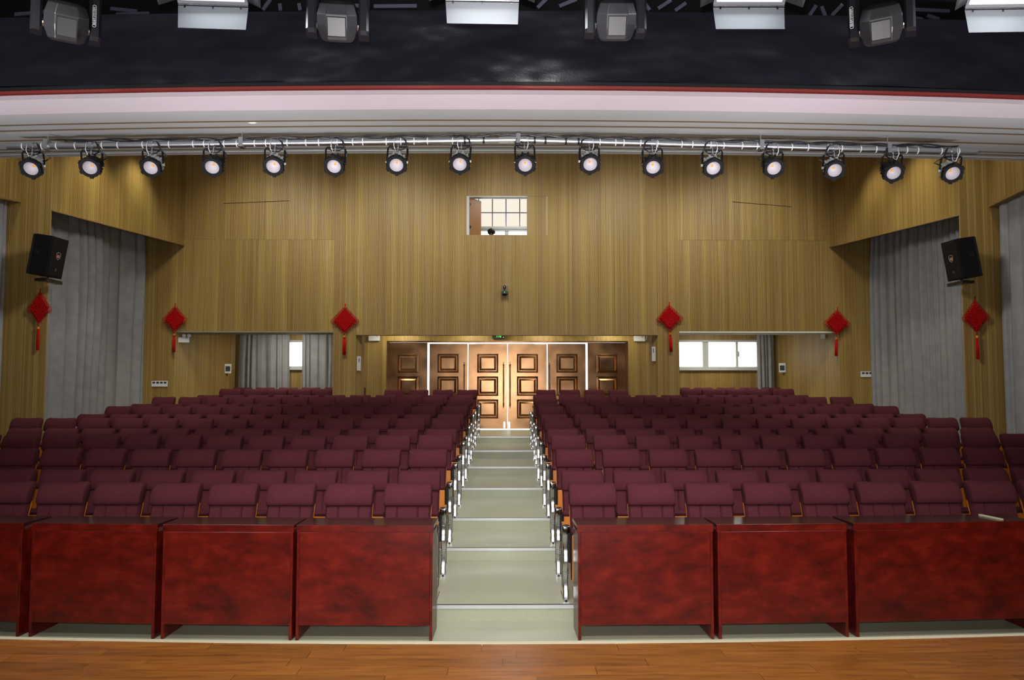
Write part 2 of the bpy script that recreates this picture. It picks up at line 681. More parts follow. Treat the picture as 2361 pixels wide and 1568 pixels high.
obj('lower_floor', strip_mesh(4.9, 0.0, NY[0] + 0.02, 0.0, thick=-0.1), M['terrazzo'], floor)
for k in range(7):
    y0 = NY[k]
    y1 = NY[k + 1] + 0.03 if k < 6 else 20.75
    mb = MB()
    zb = LEV[k] + RAMP[k]
    bot = (LEV[k - 1] if k else 0.0) - 0.12
    rings = []
    for x in XS:
        ya = arc(x, y0)
        yb = arc(x, y1) if k < 6 else y1
        rings.append([Vector((x, ya, bot)), Vector((x, yb, bot)), Vector((x, yb, zb)), Vector((x, ya, LEV[k]))])
    mb.loft(rings)
    st = obj('step', mb, M['terrazzo'], floor)
    xa0, xa1 = -0.76, 0.68
    mb = MB()
    nn = 6
    rings = []
    for i in range(nn + 1):
        x = xa0 + (xa1 - xa0) * i / nn
        y = arc(x, y0)
        rings.append([Vector((x, y - 0.006, LEV[k] - 0.03)), Vector((x, y + 0.0, LEV[k] - 0.03)), Vector((x, y + 0.0, LEV[k] + 0.002)), Vector((x, y - 0.006, LEV[k] + 0.002))])
    mb.loft(rings)
    nz = obj('nosing', mb, M['nosing'], st)
    mb = MB()
    rings = []
    for i in range(nn + 1):
        x = xa0 + (xa1 - xa0) * i / nn
        y = arc(x, y0)
        rings.append([Vector((x, y + 0.0, LEV[k])), Vector((x, y + 0.03, LEV[k])), Vector((x, y + 0.03, LEV[k] + 0.003)), Vector((x, y + 0.0, LEV[k] + 0.003))])
    mb.loft(rings)
    obj('grip_strip', mb, M['nosegap'], st)

# ------------------------------------------------------------------ stage floor
stage = setting('stage_floor', 'orange-brown laminate plank stage floor with cream edge trim')
mb = MB()
rings = []
for x in XS:
    rings.append([Vector((x, -4.2, -0.1)), Vector((x, arc(x, ST_Y - 0.047), -0.1)), Vector((x, arc(x, ST_Y - 0.047), ST_Z - 0.012)), Vector((x, -4.2, ST_Z - 0.012))])
mb.loft(rings)
obj('subfloor', mb, M['joint'], stage)
obj('edge_trim', strip_mesh(ST_Y - 0.042, ST_Z - 0.05, ST_Y, ST_Z - 0.05, thick=0.052), M['cream'], stage)
obj('edge_groove', strip_mesh(ST_Y + 0.001, ST_Z - 0.06, ST_Y + 0.012, ST_Z - 0.06, thick=0.05), M['nosegap'], stage)
PW = 0.127
for r in range(12):
    ya = ST_Y - 0.045 - PW * r
    yb = ya - PW + 0.0022
    x = -5.2 + random.uniform(-0.9, 0)
    while x < 5.2:
        L = random.choice((0.81, 0.81, 1.2))
        x1 = x + L - 0.003
        if x1 > -4.2 and x < 4.2:
            mb = MB()
            cx, cy = (x + x1) / 2, (ya + yb) / 2
            dz = random.uniform(-0.0004, 0.0004)

            def P(xx, yy, z):
                return Vector((xx - cx, arc(xx, yy) - cy, z))
            mb.hexa([P(x, yb, -0.012), P(x1, yb, -0.012), P(x1, ya, -0.012), P(x, ya, -0.012)],
                    [P(x, yb, dz), P(x1, yb, dz), P(x1, ya, dz), P(x, ya, dz)])
            obj('plank', mb, M['laminate'], stage, loc=(cx, cy, ST_Z))
        x += L
mb = MB()
mb.box(-9, 9, -4.2, ST_Y - 0.045 - PW * 12, ST_Z - 0.02, ST_Z)
obj('back_boards', mb, M['laminate'], stage)
# ------------------------------------------------------------------ outer shell
TOP = 8.9


def wall_rects(x0, x1, z0, z1, holes):
    holes = [(max(h[0], x0), min(h[1], x1), max(h[2], z0), min(h[3], z1)) for h in holes]
    xs = sorted({x0, x1, *[h[0] for h in holes], *[h[1] for h in holes]})
    zs = sorted({z0, z1, *[h[2] for h in holes], *[h[3] for h in holes]})
    out = []
    for a, b in zip(xs, xs[1:]):
        cur = None
        for c, d in zip(zs, zs[1:]):
            mx, mz = (a + b) / 2, (c + d) / 2
            if any(h[0] < mx < h[1] and h[2] < mz < h[3] for h in holes):
                if cur:
                    out.append(cur)
                cur = None
            else:
                cur = [a, b, cur[2] if cur else c, d]
        if cur:
            out.append(cur)
    return out


# openings in the rear shell
D_X0, D_X1 = Xa(896, REAR_Y), Xa(1444, REAR_Y)
D_Z1 = Za(789.5, REAR_Y)
FL7 = floor_z(REAR_Y)
WL = (Xa(575, REAR_Y), Xa(742, REAR_Y), Za(850, REAR_Y), Za(784, REAR_Y))
WR = (Xa(1552, REAR_Y), Xa(1752, REAR_Y), Za(851, REAR_Y), Za(783, REAR_Y))
CW = (-1.75, 1.45, Za(549, 20.9), Za(455, 20.9))
mb = MB()
for a, b, c, d in wall_rects(-9.2, 9.2, -0.3, TOP, [(D_X0, D_X1, FL7 - 0.02, D_Z1), WL, WR, CW]):
    mb.box(a, b, REAR_Y + 0.1, REAR_Y + 0.28, c, d)
wr_ = setting('wall_rear', 'rear wall clad with vertical grooved oak-coloured planks', mb, M['backing'])
mb = MB()
mb.box(-9.4, -9.2, -4.2, 20.9, -0.3, TOP)
wl_ = setting('wall_left', 'side wall clad with vertical grooved oak-coloured planks, by the long curtain', mb, M['backing'])
mb = MB()
mb.box(9.2, 9.4, -4.2, 20.9, -0.3, TOP)
wrt_ = setting('wall_right', 'side wall clad with vertical grooved oak-coloured planks, by the second long curtain', mb, M['backing'])
mb = MB()
mb.box(-9.4, 9.4, -4.4, -4.2, -0.3, TOP)
setting('wall_front', 'black back wall of the stage', mb, M['black'])
mb = MB()
mb.box(-9.4, 9.4, -4.4, 5.1, TOP - 0.2, TOP)
setting('trim_1', 'black roof over the stage', mb, M['black'])

# ------------------------------------------------------------------ hall ceiling
ceiling = setting('ceiling', 'grey-white hall ceiling of long stepped panels')
Z_UP = Za(352, UP_Y) + 0.55
mb = MB()
mb.box(-9.4, 9.4, 9.7, REAR_Y + 0.3, Z_UP, Z_UP + 0.15)
obj('raised_ceiling', mb, M['ceil'], ceiling)
mb = MB()
mb.box(-9.4, 9.4, 5.1, 9.75, TOP - 0.2, TOP)
mb.box(-9.4, 9.4, 9.7, 9.8, Z_UP, TOP)
obj('void_cover', mb, M['black'], ceiling)
CP = [(252, 5.49, 276, 6.3), (278, 6.32, 289, 6.72), (291.5, 6.76, 312, 7.6), (315, 7.64, 333, 8.5), (334.2, 8.53, 340, 8.9), (341.2, 8.93, 346, 9.3), (347.2, 9.33, 353, 9.75)]
for a, ya, b, yb in CP:
    obj('ceiling_panel', strip_mesh(ya, Za(a, ya), yb, Za(b, yb), -9.2, 9.2, thick=0.07), M['ceil'], ceiling)
for a, b, yy in ((276.2, 277.6, 6.31), (289, 291, 6.74), (312.4, 314.4, 7.62), (333.2, 334.6, 8.515), (340, 341.2, 8.915)):  # dark strips put in for the shade of the gaps between panels
    obj('gap_shade_strip', strip_mesh(yy - 0.015, Za(b, yy), yy + 0.015, Za(b, yy), -9.2, 9.2, thick=Za(a, yy) - Za(b, yy) + 0.05), M['ceilgap'], ceiling)
# light-tight closing of the void above the last panel
obj('ceiling_upstand', strip_mesh(9.70, Za(353, 9.75), 9.76, Za(353, 9.75), -9.2, 9.2, thick=Z_UP - Za(353, 9.75) + 0.02, arca=True, arcb=True), M['ceil'], ceiling)
for px, py, yy in ((580, 279.5, 6.42), (1718, 283, 6.55), (2080, 292, 6.85)):
    p = at(px, py, yy)
    t = thing('ceiling_downlight', {580: 'tiny lit downlight in the ceiling above the third moving-lamp gap, leftmost of three', 1718: 'tiny lit downlight in the ceiling, middle one of the three', 2080: 'tiny lit downlight in the ceiling, rightmost of the three'}[px], 'ceiling light', p, group='small ceiling downlights')
    mb = MB()
    mb.lathe([(0.05, 0.03), (0.05, -0.006), (0.036, -0.006), (0.036, 0.0)], 16)
    obj('ring', mb, M['white'], t)
    mb = MB()
    mb.lathe([(0.036, 0.0), (0.036, -0.004)], 16)
    obj('lamp_glow', mb, M['downlight'], t)

# ------------------------------------------------------------------ proscenium: black board, red strip, lilac soffit
pros = setting('trim_2', 'black vinyl border board over the stage opening with a red lower strip and lilac soffit')
mb = MB()
zt, zb = Za(24, 5.0), Za(192, 5.0)
rings = []
for i in range(61):
    x = -6 + 12 * i / 60
    col = []
    for j in range(9):
        z = zt + (zb - zt) * j / 8
        w = 0.012 * math.sin(x * 3.1 + j * 0.8) * (j / 8) ** 2 + 0.006 * math.sin(x * 7.7 + j)
        col.append(Vector((x, arc(x, 5.0) + w, z)))
    back = [v + Vector((0, 0.03, 0)) for v in reversed(col)]
    rings.append(col + back)
mb.loft(rings)
obj('border_board', mb, M['vinyl'], pros, smooth=50)
obj('board_hem', strip_mesh(4.985, Za(197.5, 5.0), 4.995, Za(197.5, 5.0), -6, 6, thick=Za(190, 5.0) - Za(197.5, 5.0)), M['mattblack'], pros)
obj('red_strip', strip_mesh(4.997, Za(203.5, 5.0), 5.03, Za(203.5, 5.0), -9.2, 9.2, thick=Za(196.5, 5.0) - Za(203.5, 5.0)), M['redtrim'], pros)
obj('soffit_lip', strip_mesh(5.031, Za(203.5, 5.0) + 0.002, 5.20, Za(218, 5.20), -9.2, 9.2, thick=0.12), M['pink'], pros)
obj('soffit', strip_mesh(5.20, Za(218, 5.20), 5.488, Za(252, 5.488), -9.2, 9.2, thick=0.12), M['pink'], pros)
obj('lintel', strip_mesh(5.40, Za(197, 5.05) + 0.1, 5.48, Za(197, 5.05) + 0.1, -9.2, 9.2, thick=TOP - Za(197, 5.05) - 0.1), M['black'], pros)

# ------------------------------------------------------------------ plank cladding
PWID = 0.131


def plank_mesh(w=PWID):
    mb = MB()
    prof = [(0.0, 0.004, 0), (0.004, 0.0, 0)]
    g = 0.0055
    for k in (1, 2, 3):
        c = w * k / 4
        prof += [(c - g / 2, 0.0, 1), (c - g / 4, 0.003, 1), (c + g / 4, 0.003, 1), (c + g / 2, 0.0, 0)]
    prof += [(w - 0.004, 0.0, 0), (w - 0.001, 0.004, 0), (w - 0.001, 0.014, 0), (0.0, 0.014, 0)]
    n = len(prof)
    vs = [(x, y, z) for z in (0, 1) for x, y, _ in prof]
    for i in range(n):
        j = (i + 1) % n
        mb.add([vs[i], vs[j], vs[n + j], vs[n + i]], [(0, 1, 2, 3)], 1 if prof[i][2] else 0)
    mb.add(vs[n:], [tuple(range(n))])
    mb.add(vs[:n], [tuple(reversed(range(n)))])
    me = mesh('plank', mb, [M['plank'], M['groove']])
    return me


PLANK = plank_mesh()


def clad(parent, p0, p1, zb, zt, holes=(), joints=(), width=PWID, name='plank'):
    """planks from p0 to p1 (viewed from the room, left to right); zb, zt numbers or functions of t; holes (s0, s1, z0, z1) in metres along"""
    p0, p1 = Vector(p0), Vector(p1)
    L = (p1 - p0).length
    d = (p1 - p0) / L
    rz = math.atan2(d.y, d.x)
    n = max(1, round(L / width))
    w = L / n
    fb = zb if callable(zb) else (lambda t: zb)
    ft = zt if callable(zt) else (lambda t: zt)
    for i in range(n):
        s0, s1 = i * w, (i + 1) * w
        sm = (s0 + s1) / 2
        t = sm / L
        spans = [(fb(t), ft(t))]
        for h in holes:
            if h[0] < sm < h[1]:
                new = []
                for a, b in spans:
                    if h[2] > a:
                        new.append((a, min(b, h[2])))
                    if h[3] < b:
                        new.append((max(a, h[3]), b))
                spans = [q for q in new if q[1] - q[0] > 0.02]
        for jz in joints:
            new = []
            for a, b in spans:
                if a < jz < b:
                    new += [(a, jz - 0.002), (jz + 0.002, b)]
                else:
                    new.append((a, b))
            spans = new
        pos = p0 + d * s0
        for a, b in spans:
            put(name, PLANK, parent, (pos.x, pos.y, a), (0, 0, rz), (w / PWID, 1, b - a))


ZTOPW = Z_UP + 0.02
# rear upper wall
XL0, XL1 = Xa(405, UP_Y), Xa(768, UP_Y)
XC0, XC1 = Xa(820.6, UP_Y), Xa(1516.4, UP_Y)
XR0, XR1 = Xa(1566, UP_Y), Xa(1934, UP_Y)
XCL, XCR = Xa(820, UP_Y), Xa(1517, UP_Y)
Z_SL, Z_SC = Za(764, UP_Y), Za(770.8, UP_Y)
ZJ = Za(553, UP_Y)
up = setting('wall_upper', 'tall upper rear wall of vertical grooved oak-coloured planks with a projection hatch')
HX0, HX1, HZ0, HZ1 = Xa(1075, UP_Y), Xa(1216, UP_Y), Za(542, UP_Y), Za(453, UP_Y)
clad(up, (XL0, UP_Y), (XL1, UP_Y), Z_SL, ZTOPW, joints=(ZJ,))
clad(up, (XC0, UP_Y - 0.02), (XC1, UP_Y - 0.02), Z_SC, ZTOPW, holes=[(HX0 - XC0, HX1 - XC0, HZ0, HZ1)])
clad(up, (XR0, UP_Y), (XR1, UP_Y), Z_SL, ZTOPW, joints=(ZJ,))
mb = MB()
for a, b, c, d in wall_rects(-8.6, 8.6, Z_SC, Z_UP + 0.1, [(HX0, HX1, HZ0, HZ1), (-8.6, XL1, Z_SC - 1, Z_SL), (XR0, 8.6, Z_SC - 1, Z_SL)]):
    mb.box(a, b, UP_Y + 0.016, UP_Y + 0.2, c, d)
obj('wall_core', mb, M['backing'], up)
mb = MB()
mb.box(XL0, XL1, UP_Y - 0.004, UP_Y + 0.75, Z_SL - 0.03, Z_SL)
obj('soffit_edge', mb, M['edgedim'], up)  # greyed to carry the dimmer light on this side
mb = MB()
mb.box(XR0, XR1, UP_Y - 0.004, UP_Y + 0.75, Z_SL - 0.03, Z_SL)
obj('soffit_edge', mb, M['roomwhite'], up)
mb = MB()
mb.box(XC0, XC1, UP_Y - 0.024, UP_Y + 0.2, Z_SC - 0.022, Z_SC)
obj('soffit_edge', mb, M['woodtrim'], up)
# columns
for s, (xa, xb, xo) in ((-1, (XL1, XCL, Xa(834, 17.97))), (1, (XCR, XR0, Xa(1503, 17.97)))):
    c = setting('wall_column' if s < 0 else 'wall_column_2', 'plank-clad column between the door porch and the ' + ('curtained alcove' if s < 0 else 'bright-windowed alcove'))
    fz = floor_z(UP_Y) - 0.02
    clad(c, (xa, UP_Y), (xb, UP_Y), fz, ZTOPW)
    if s < 0:
        clad(c, (XCL, UP_Y), (xo, 17.97), fz, Z_SC)
        foot = [(xa, UP_Y + 0.015), (XCL - 0.004, UP_Y + 0.015), (xo - 0.012, 17.985), (xo - 0.012, 18.4), (xa, 18.4)]
    else:
        clad(c, (xo, 17.97), (XCR, UP_Y), fz, Z_SC)
        foot = [(XCR + 0.004, UP_Y + 0.015), (xb, UP_Y + 0.015), (xb, 18.4), (xo + 0.012, 18.4), (xo + 0.012, 17.985)]
    mb = MB()
    mb.loft([[Vector((x, y, z)) for x, y in foot] for z in (fz, Z_SC + 0.02)])
    obj('column_core', mb, M['woodtrim'], c)

# rear wall cladding: alcoves, porch
XA0, XA1 = Xa(547, REAR_Y), Xa(1785, REAR_Y)
CEIL_A = 3.78


def hole(h, x0):
    return (h[0] - x0, h[1] - x0, h[2], h[3])


clad(wr_, (XA0, REAR_Y), (D_X0 - 0.02, REAR_Y), FL7 - 0.02, CEIL_A, holes=[hole(WL, XA0)])
clad(wr_, (D_X1 + 0.02, REAR_Y), (XA1, REAR_Y), FL7 - 0.02, CEIL_A, holes=[hole(WR, D_X1 + 0.02)])
clad(wr_, (D_X0 - 0.02, REAR_Y), (D_X1 + 0.02, REAR_Y), D_Z1 + 0.03, CEIL_A)
mb = MB()
mb.box(-8.6, 8.6, UP_Y + 0.2, REAR_Y + 0.1, CEIL_A, CEIL_A + 0.1)
obj('alcove_ceiling', mb, M['roomwhite'], ceiling)
# alcove side walls
clad(wl_, (XL0, UP_Y), (XA0, REAR_Y), floor_z(18.5) - 0.04, CEIL_A)
clad(wrt_, (XA1, REAR_Y), (XR1, UP_Y), floor_z(18.5) - 0.04, CEIL_A)
for s, xx, xr, w_ in ((-1, XL0, XA0, wl_), (1, XR1, XA1, wrt_)):
    mb = MB()
    mb.hexa([Vector((xx + s * 0.02, UP_Y + 0.03, 0.9)), Vector((xx + s * 1.3, UP_Y + 0.03, 0.9)), Vector((xr + s * 1.7, REAR_Y + 0.1, 0.9)), Vector((xr + s * 0.02, REAR_Y + 0.1, 0.9))][::s],
            [Vector((xx + s * 0.02, UP_Y + 0.03, CEIL_A + 0.05)), Vector((xx + s * 1.3, UP_Y + 0.03, CEIL_A + 0.05)), Vector((xr + s * 1.7, REAR_Y + 0.1, CEIL_A + 0.05)), Vector((xr + s * 0.02, REAR_Y + 0.1, CEIL_A + 0.05))][::s])
    obj('alcove_core', mb, M['backing'], w_)

# side bays
SY = 13.25
for s, w_ in ((-1, wl_), (1, wrt_)):
    if s < 0:
        pin, prear, pnear, nearedge = (118, 486), (425, 567), (48, 467), (0, 457.5)
    else:
        pin, prear, pnear, nearedge = (2212, 497), (1913, 571), (2280, 478), (2361, 455)
    A = at(*pin, SY)
    B = at(*prear, UP_Y)
    N = at(*pnear, SY)
    xo = N.x + s * 0.45
    # pilaster facing the stage
    a, b = ((xo, SY), (A.x, SY)) if s < 0 else ((A.x, SY), (xo, SY))
    clad(w_, a, b, floor_z(SY) - 0.03, ZTOPW)
    # far valance
    if s < 0:
        clad(w_, (A.x, SY), (B.x, UP_Y), lambda t: A.z + (B.z - A.z) * t, ZTOPW)
    else:
        clad(w_, (B.x, UP_Y), (A.x, SY), lambda t: B.z + (A.z - B.z) * t, ZTOPW)
    OFF = Vector((s * 0.2, 0, 0))
    mb = MB()
    q = [A + Vector((-s * 0.012, 0.0, 0)), B + Vector((-s * 0.012, 0, 0)), B + OFF * 0.2, A + OFF * 0.2 + Vector((0, 0.02, 0))]
    mb.hexa(q if s > 0 else q[::-1], [v + Vector((0, 0, 0.018)) for v in (q if s > 0 else q[::-1])])
    obj('valance_soffit', mb, M['woodtrim'], w_)
    # near valance
    e0 = Vector((N.x + s * 0.35, 8.4))
    zslope = (N.z - at(*nearedge, 12.75).z) / (SY - 12.75)
    fz_ = (lambda y: N.z + zslope * (y - SY))
    e1 = Vector((N.x + s * 0.2, 10.2))
    if s < 0:
        clad(w_, e1, (N.x, SY - 0.01), lambda t: fz_(10.2 + (SY - 10.2) * t), ZTOPW)
    else:
        clad(w_, (N.x, SY - 0.01), e1, lambda t: fz_(SY + (10.2 - SY) * t), ZTOPW)
    mb = MB()
    mb.box(min(e0.x, e0.x + s * .05), max(e0.x, e0.x + s * 0.05), 5.4, 10.25, 3.9, ZTOPW)
    obj('valance_core', mb, M['backing'], w_)
    mb = MB()
    q = [Vector((N.x - s * 0.01, SY - 0.012, N.z)), Vector((N.x + s * .4, SY - 0.012, N.z)), Vector((e1.x + s * .4, 10.2, fz_(10.2))), Vector((e1.x - s * .01, 10.2, fz_(10.2)))]
    q = q if s > 0 else q[::-1]
    mb.hexa(q, [v + Vector((0, 0, 0.03)) for v in q])
    obj('valance_soffit', mb, M['woodtrim'], w_)
    # wall strip between the curtain niche and the alcove, facing the stage
    r1 = XL0 if s < 0 else XR1
    r0 = Xa(300 if s < 0 else 2040, UP_Y)
    ztop_ = B.z + 0.6
    if s < 0:
        clad(w_, (r0, UP_Y), (r1, UP_Y), floor_z(17.0) - 0.05, ztop_)
    else:
        clad(w_, (r1, UP_Y), (r0, UP_Y), floor_z(17.0) - 0.05, ztop_)
    mb = MB()
    mb.box(min(r0, r1) - 0.3 * (s < 0), max(r0, r1) + 0.3 * (s > 0), UP_Y + 0.016, UP_Y + 0.1, 0.3, ztop_)
    mb.box(min(s * 8.75, s * 8.85), max(s * 8.75, s * 8.85), SY, UP_Y + 0.1, 0.0, ztop_)
    mb.box(min(s * 7.95, s * 8.85), max(s * 7.95, s * 8.85), SY + 0.02, UP_Y + 0.1, ztop_, ztop_ + 0.05)
    obj('niche_core', mb, M['backing'], w_)

# ------------------------------------------------------------------ doors
LW = (D_X1 - D_X0) / 6
fr = setting('trim_3', 'bronze frame around the six-leaf door')
mb = MB()
mb.box(D_X0 - 0.035, D_X0 + 0.012, REAR_Y - 0.02, REAR_Y + 0.12, FL7, D_Z1 - 0.006)
mb.box(D_X1 - 0.012, D_X1 + 0.035, REAR_Y - 0.02, REAR_Y + 0.12, FL7, D_Z1 - 0.006)
mb.box(D_X0 - 0.035, D_X1 + 0.035, REAR_Y - 0.02, REAR_Y + 0.12, D_Z1 - 0.005, D_Z1 + 0.035)
obj('door_frame', mb, M['bronze'], fr)
for xx in (D_X0 + LW, D_X1 - LW):
    pass
ZB = FL7 + 0.03
panels = [(Za(859.5, REAR_Y), Za(816, REAR_Y)), (Za(913, REAR_Y), Za(868, REAR_Y)), (Za(965, REAR_Y), Za(921, REAR_Y))]
hx = {1: 1070.5, 2: 1161, 3: 1176, 4: 1266.5}
for i in range(6):
    outer = i in (0, 5)
    ga = 0.004 if i in (0, 3) else (0.0 if i == 5 else 0.012)
    x0 = D_X0 + LW * i + (0.013 if i == 0 else {1: 0.03, 2: 0.011, 3: 0.006, 4: 0.011, 5: 0.022}[i])
    x1 = D_X0 + LW * (i + 1) - (0.013 if i == 5 else {0: 0.022, 1: 0.011, 2: 0.006, 3: 0.011, 4: 0.03}[i])
    z1 = D_Z1 - (0.008 if outer else 0.035)
    d = setting('door_%d' % (i + 1), '%s leaf of the bronze six-leaf door, with square raised panels' % ORD[i])
    mb = MB()
    mb.box(x0, x1, REAR_Y + 0.02, REAR_Y + 0.07, ZB, z1)
    leaf = mesh('leaf', mb, M['bronze'])
    bevel_mesh(leaf, 0.006, 2)
    lf = put('leaf', leaf, d)
    cx = (D_X0 + LW * (i + 0.5))
    for za, zb in panels:
        mb = MB()
        mb.rectrings(cx - 0.278, cx + 0.278, za, zb,
                     [(0, REAR_Y + 0.021), (0.008, REAR_Y - 0.006), (0.03, REAR_Y - 0.01), (0.046, REAR_Y + 0.012), (0.056, REAR_Y + 0.012), (0.102, REAR_Y - 0.022), (0.112, REAR_Y - 0.024)])
        obj('raised_panel', mb, M['bronze'], lf)
    if i in hx:
        xh = Xa(hx[i], REAR_Y)
        za, zb = Za(941, REAR_Y), Za(835, REAR_Y)
        mb = MB()
        H = zb - za
        prof = [(0.002, 0), (0.012, 0.01), (0.006, 0.03), (0.018, 0.055), (0.024, 0.08), (0.012, 0.105), (0.02, 0.125), (0.012, 0.15), (0.016, 0.2), (0.02, H / 2)]
        prof = prof + [(r, H - h) for r, h in reversed(prof[:-1])]
        mb.lathe(prof, 12, Matrix.Translation((xh, REAR_Y - 0.06, za)))
        for zz in (za + 0.125, zb - 0.125):
            mb.tube([(xh, REAR_Y - 0.06, zz), (xh, REAR_Y + 0.02, zz)], 0.011, 8)
            mb.lathe([(0.03, 0), (0.026, 0.012)], 12, Matrix.Translation((xh, REAR_Y + 0.022, zz)) @ Matrix.Rotation(PI / 2, 4, 'X'))
        obj('door_handle', mb, M['brass'], lf, smooth=40)
    if i in (2, 3):
        xh = Xa(1163 if i == 2 else 1174, REAR_Y)
        mb = MB()
        mb.box(xh - 0.025, xh + 0.025, REAR_Y + 0.005, REAR_Y + 0.022, ZB + 0.01, ZB + 0.18)
        mb.box(xh - 0.012, xh + 0.012, REAR_Y - 0.012, REAR_Y + 0.006, ZB + 0.04, ZB + 0.14)
        obj('floor_bolt', mb, M['chrome'], lf)
# daylit lobby floor beyond the doors
mb = MB()
mb.box(-5, 5, REAR_Y + 0.28, 24, FL7 - 0.15, FL7 - 0.01)
setting('floor_lobby', 'pale floor outside the doors', mb, M['terrazzo'])

# ------------------------------------------------------------------ windows


def window(name, label, h, vbars, hbars=(), y=REAR_Y + 0.12, fw=0.06, pane=None):
    w = setting(name, label)
    x0, x1, z0, z1 = h
    mb = MB()
    mb.box(x0, x0 + fw, y - 0.1, y + 0.05, z0, z1)
    mb.box(x1 - fw, x1, y - 0.1, y + 0.05, z0, z1)
    mb.box(x0 + fw, x1 - fw, y - 0.1, y + 0.05, z0, z0 + fw)
    mb.box(x0 + fw, x1 - fw, y - 0.1, y + 0.05, z1 - fw, z1)
    f = obj('window_frame', mb, M['winframe'], w)
    edges = [x0 + fw]
    for vx, vw in vbars:
        mb = MB()
        mb.box(vx - vw / 2, vx + vw / 2, y - 0.06, y + 0.04, z0 + fw, z1 - fw)
        obj('mullion', mb, M['winframe'], w)
        edges += [vx - vw / 2, vx + vw / 2]
    edges.append(x1 - fw)
    for a, b in zip(edges[::2], edges[1::2]):
        mb = MB()
        mb.box(a, b, y, y + 0.008, z0 + fw, z1 - fw)
        obj('pane', mb, pane or M['glass'], w)
    mb = MB()
    mb.box(x0 - 0.04, x1 + 0.04, y - 0.2, y - 0.06, z0 - 0.035, z0)
    obj('sill', mb, M['winframe'], w)
    return w


window('window_1', 'white-framed alcove window mostly behind grey curtains', WL, [((WL[0] + WL[1]) / 2 - 0.35, 0.09)])
w2 = window('window_2', 'white-framed alcove window with bright bare panes', WR, [(Xa(1628, REAR_Y), 0.15), (Xa(1700.5, REAR_Y), 0.055)])
mb = MB()
mb.box(Xa(1703, REAR_Y), Xa(1704.5, REAR_Y), REAR_Y + 0.03, REAR_Y + 0.06, Za(822, REAR_Y), Za(810, REAR_Y))
obj('latch', mb, M['blackplastic'], w2)
for h in (WL, WR):
    p = light('daylight_portal', 'AREA', ((h[0] + h[1]) / 2, REAR_Y + 0.3, (h[2] + h[3]) / 2), 1, target=((h[0] + h[1]) / 2, 10, (h[2] + h[3]) / 2), shape='RECTANGLE', size=h[1] - h[0], size_y=h[3] - h[2])
    p.data.cycles.is_portal = True

# control room behind the hatch
CRF = 4.42
mb = MB()
mb.box(-3.4, 3.4, UP_Y + 0.2, REAR_Y + 0.1, CRF - 0.15, CRF)
cr = setting('floor_2', 'floor of the control room behind the hatch', mb, M['roomwhite'])
mb = MB()
mb.box(-3.5, -3.4, UP_Y + 0.2, REAR_Y + 0.1, CRF - 0.1, Z_UP)
mb.box(3.4, 3.5, UP_Y + 0.2, REAR_Y + 0.1, CRF - 0.1, Z_UP)
mb.box(-3.5, 3.5, UP_Y + 0.2, REAR_Y + 0.1, Za(445, 20.6), Za(445, 20.6) + 0.1)
for a, b, c, d in wall_rects(-3.4, 3.4, CRF, Za(445, 20.6), [CW]):
    mb.box(a, b, REAR_Y + 0.04, REAR_Y + 0.1, c, d)
setting('wall_control_room', 'white walls of the control room behind the hatch', mb, M['roomwhite'])
w3 = setting('window_3', 'gridded window of cream blinds over clear panes, seen through the hatch')
yw = 20.9
vx = [Xa(1134.8 + 31.8 * k, yw) for k in range(-4, 5)]
zr = [Za(458.5, yw), Za(490.8, yw), Za(523.5, yw)]
mb = MB()
mb.box(CW[0], CW[1], yw - 0.08, yw + 0.05, zr[2] - 0.07, zr[2])
mb.box(CW[0], CW[1], yw - 0.05, yw + 0.05, zr[0], CW[3])
mb.box(CW[0], CW[1], yw - 0.05, yw + 0.05, Za(534, yw), Za(529.5, yw))
obj('window_frame', mb, M['winframe'], w3)
for x in vx:
    mb = MB()
    mb.box(x - 0.013, x + 0.013, yw - 0.03, yw + 0.05, zr[2], zr[0])
    obj('mullion', mb, M['trusspaint'], w3)
mb = MB()
mb.box(CW[0], CW[1], yw - 0.02, yw + 0.05, zr[1] - 0.012, zr[1] + 0.012)
obj('transom', mb, M['trusspaint'], w3)
for x in (Xa(1168, yw), Xa(1070, yw), Xa(1266, yw)):
    mb = MB()
    mb.box(x - 0.05, x + 0.05, yw - 0.05, yw + 0.05, CW[2], Za(533, yw))
    obj('mullion', mb, M['winframe'], w3)
for a, b in zip(vx, vx[1:]):
    for z0, z1 in ((zr[2], zr[1]), (zr[1], zr[0])):
        mb = MB()
        mb.box(a + 0.012, b - 0.012, yw + 0.0, yw + 0.01, z0 + 0.01, z1 - 0.01)
        obj('blind_pane', mb, M['blind'], w3)
mb = MB()
mb.box(CW[0], CW[1], yw + 0.02, yw + 0.03, CW[2], Za(531, yw))
obj('clear_pane', mb, M['glass'], w3)
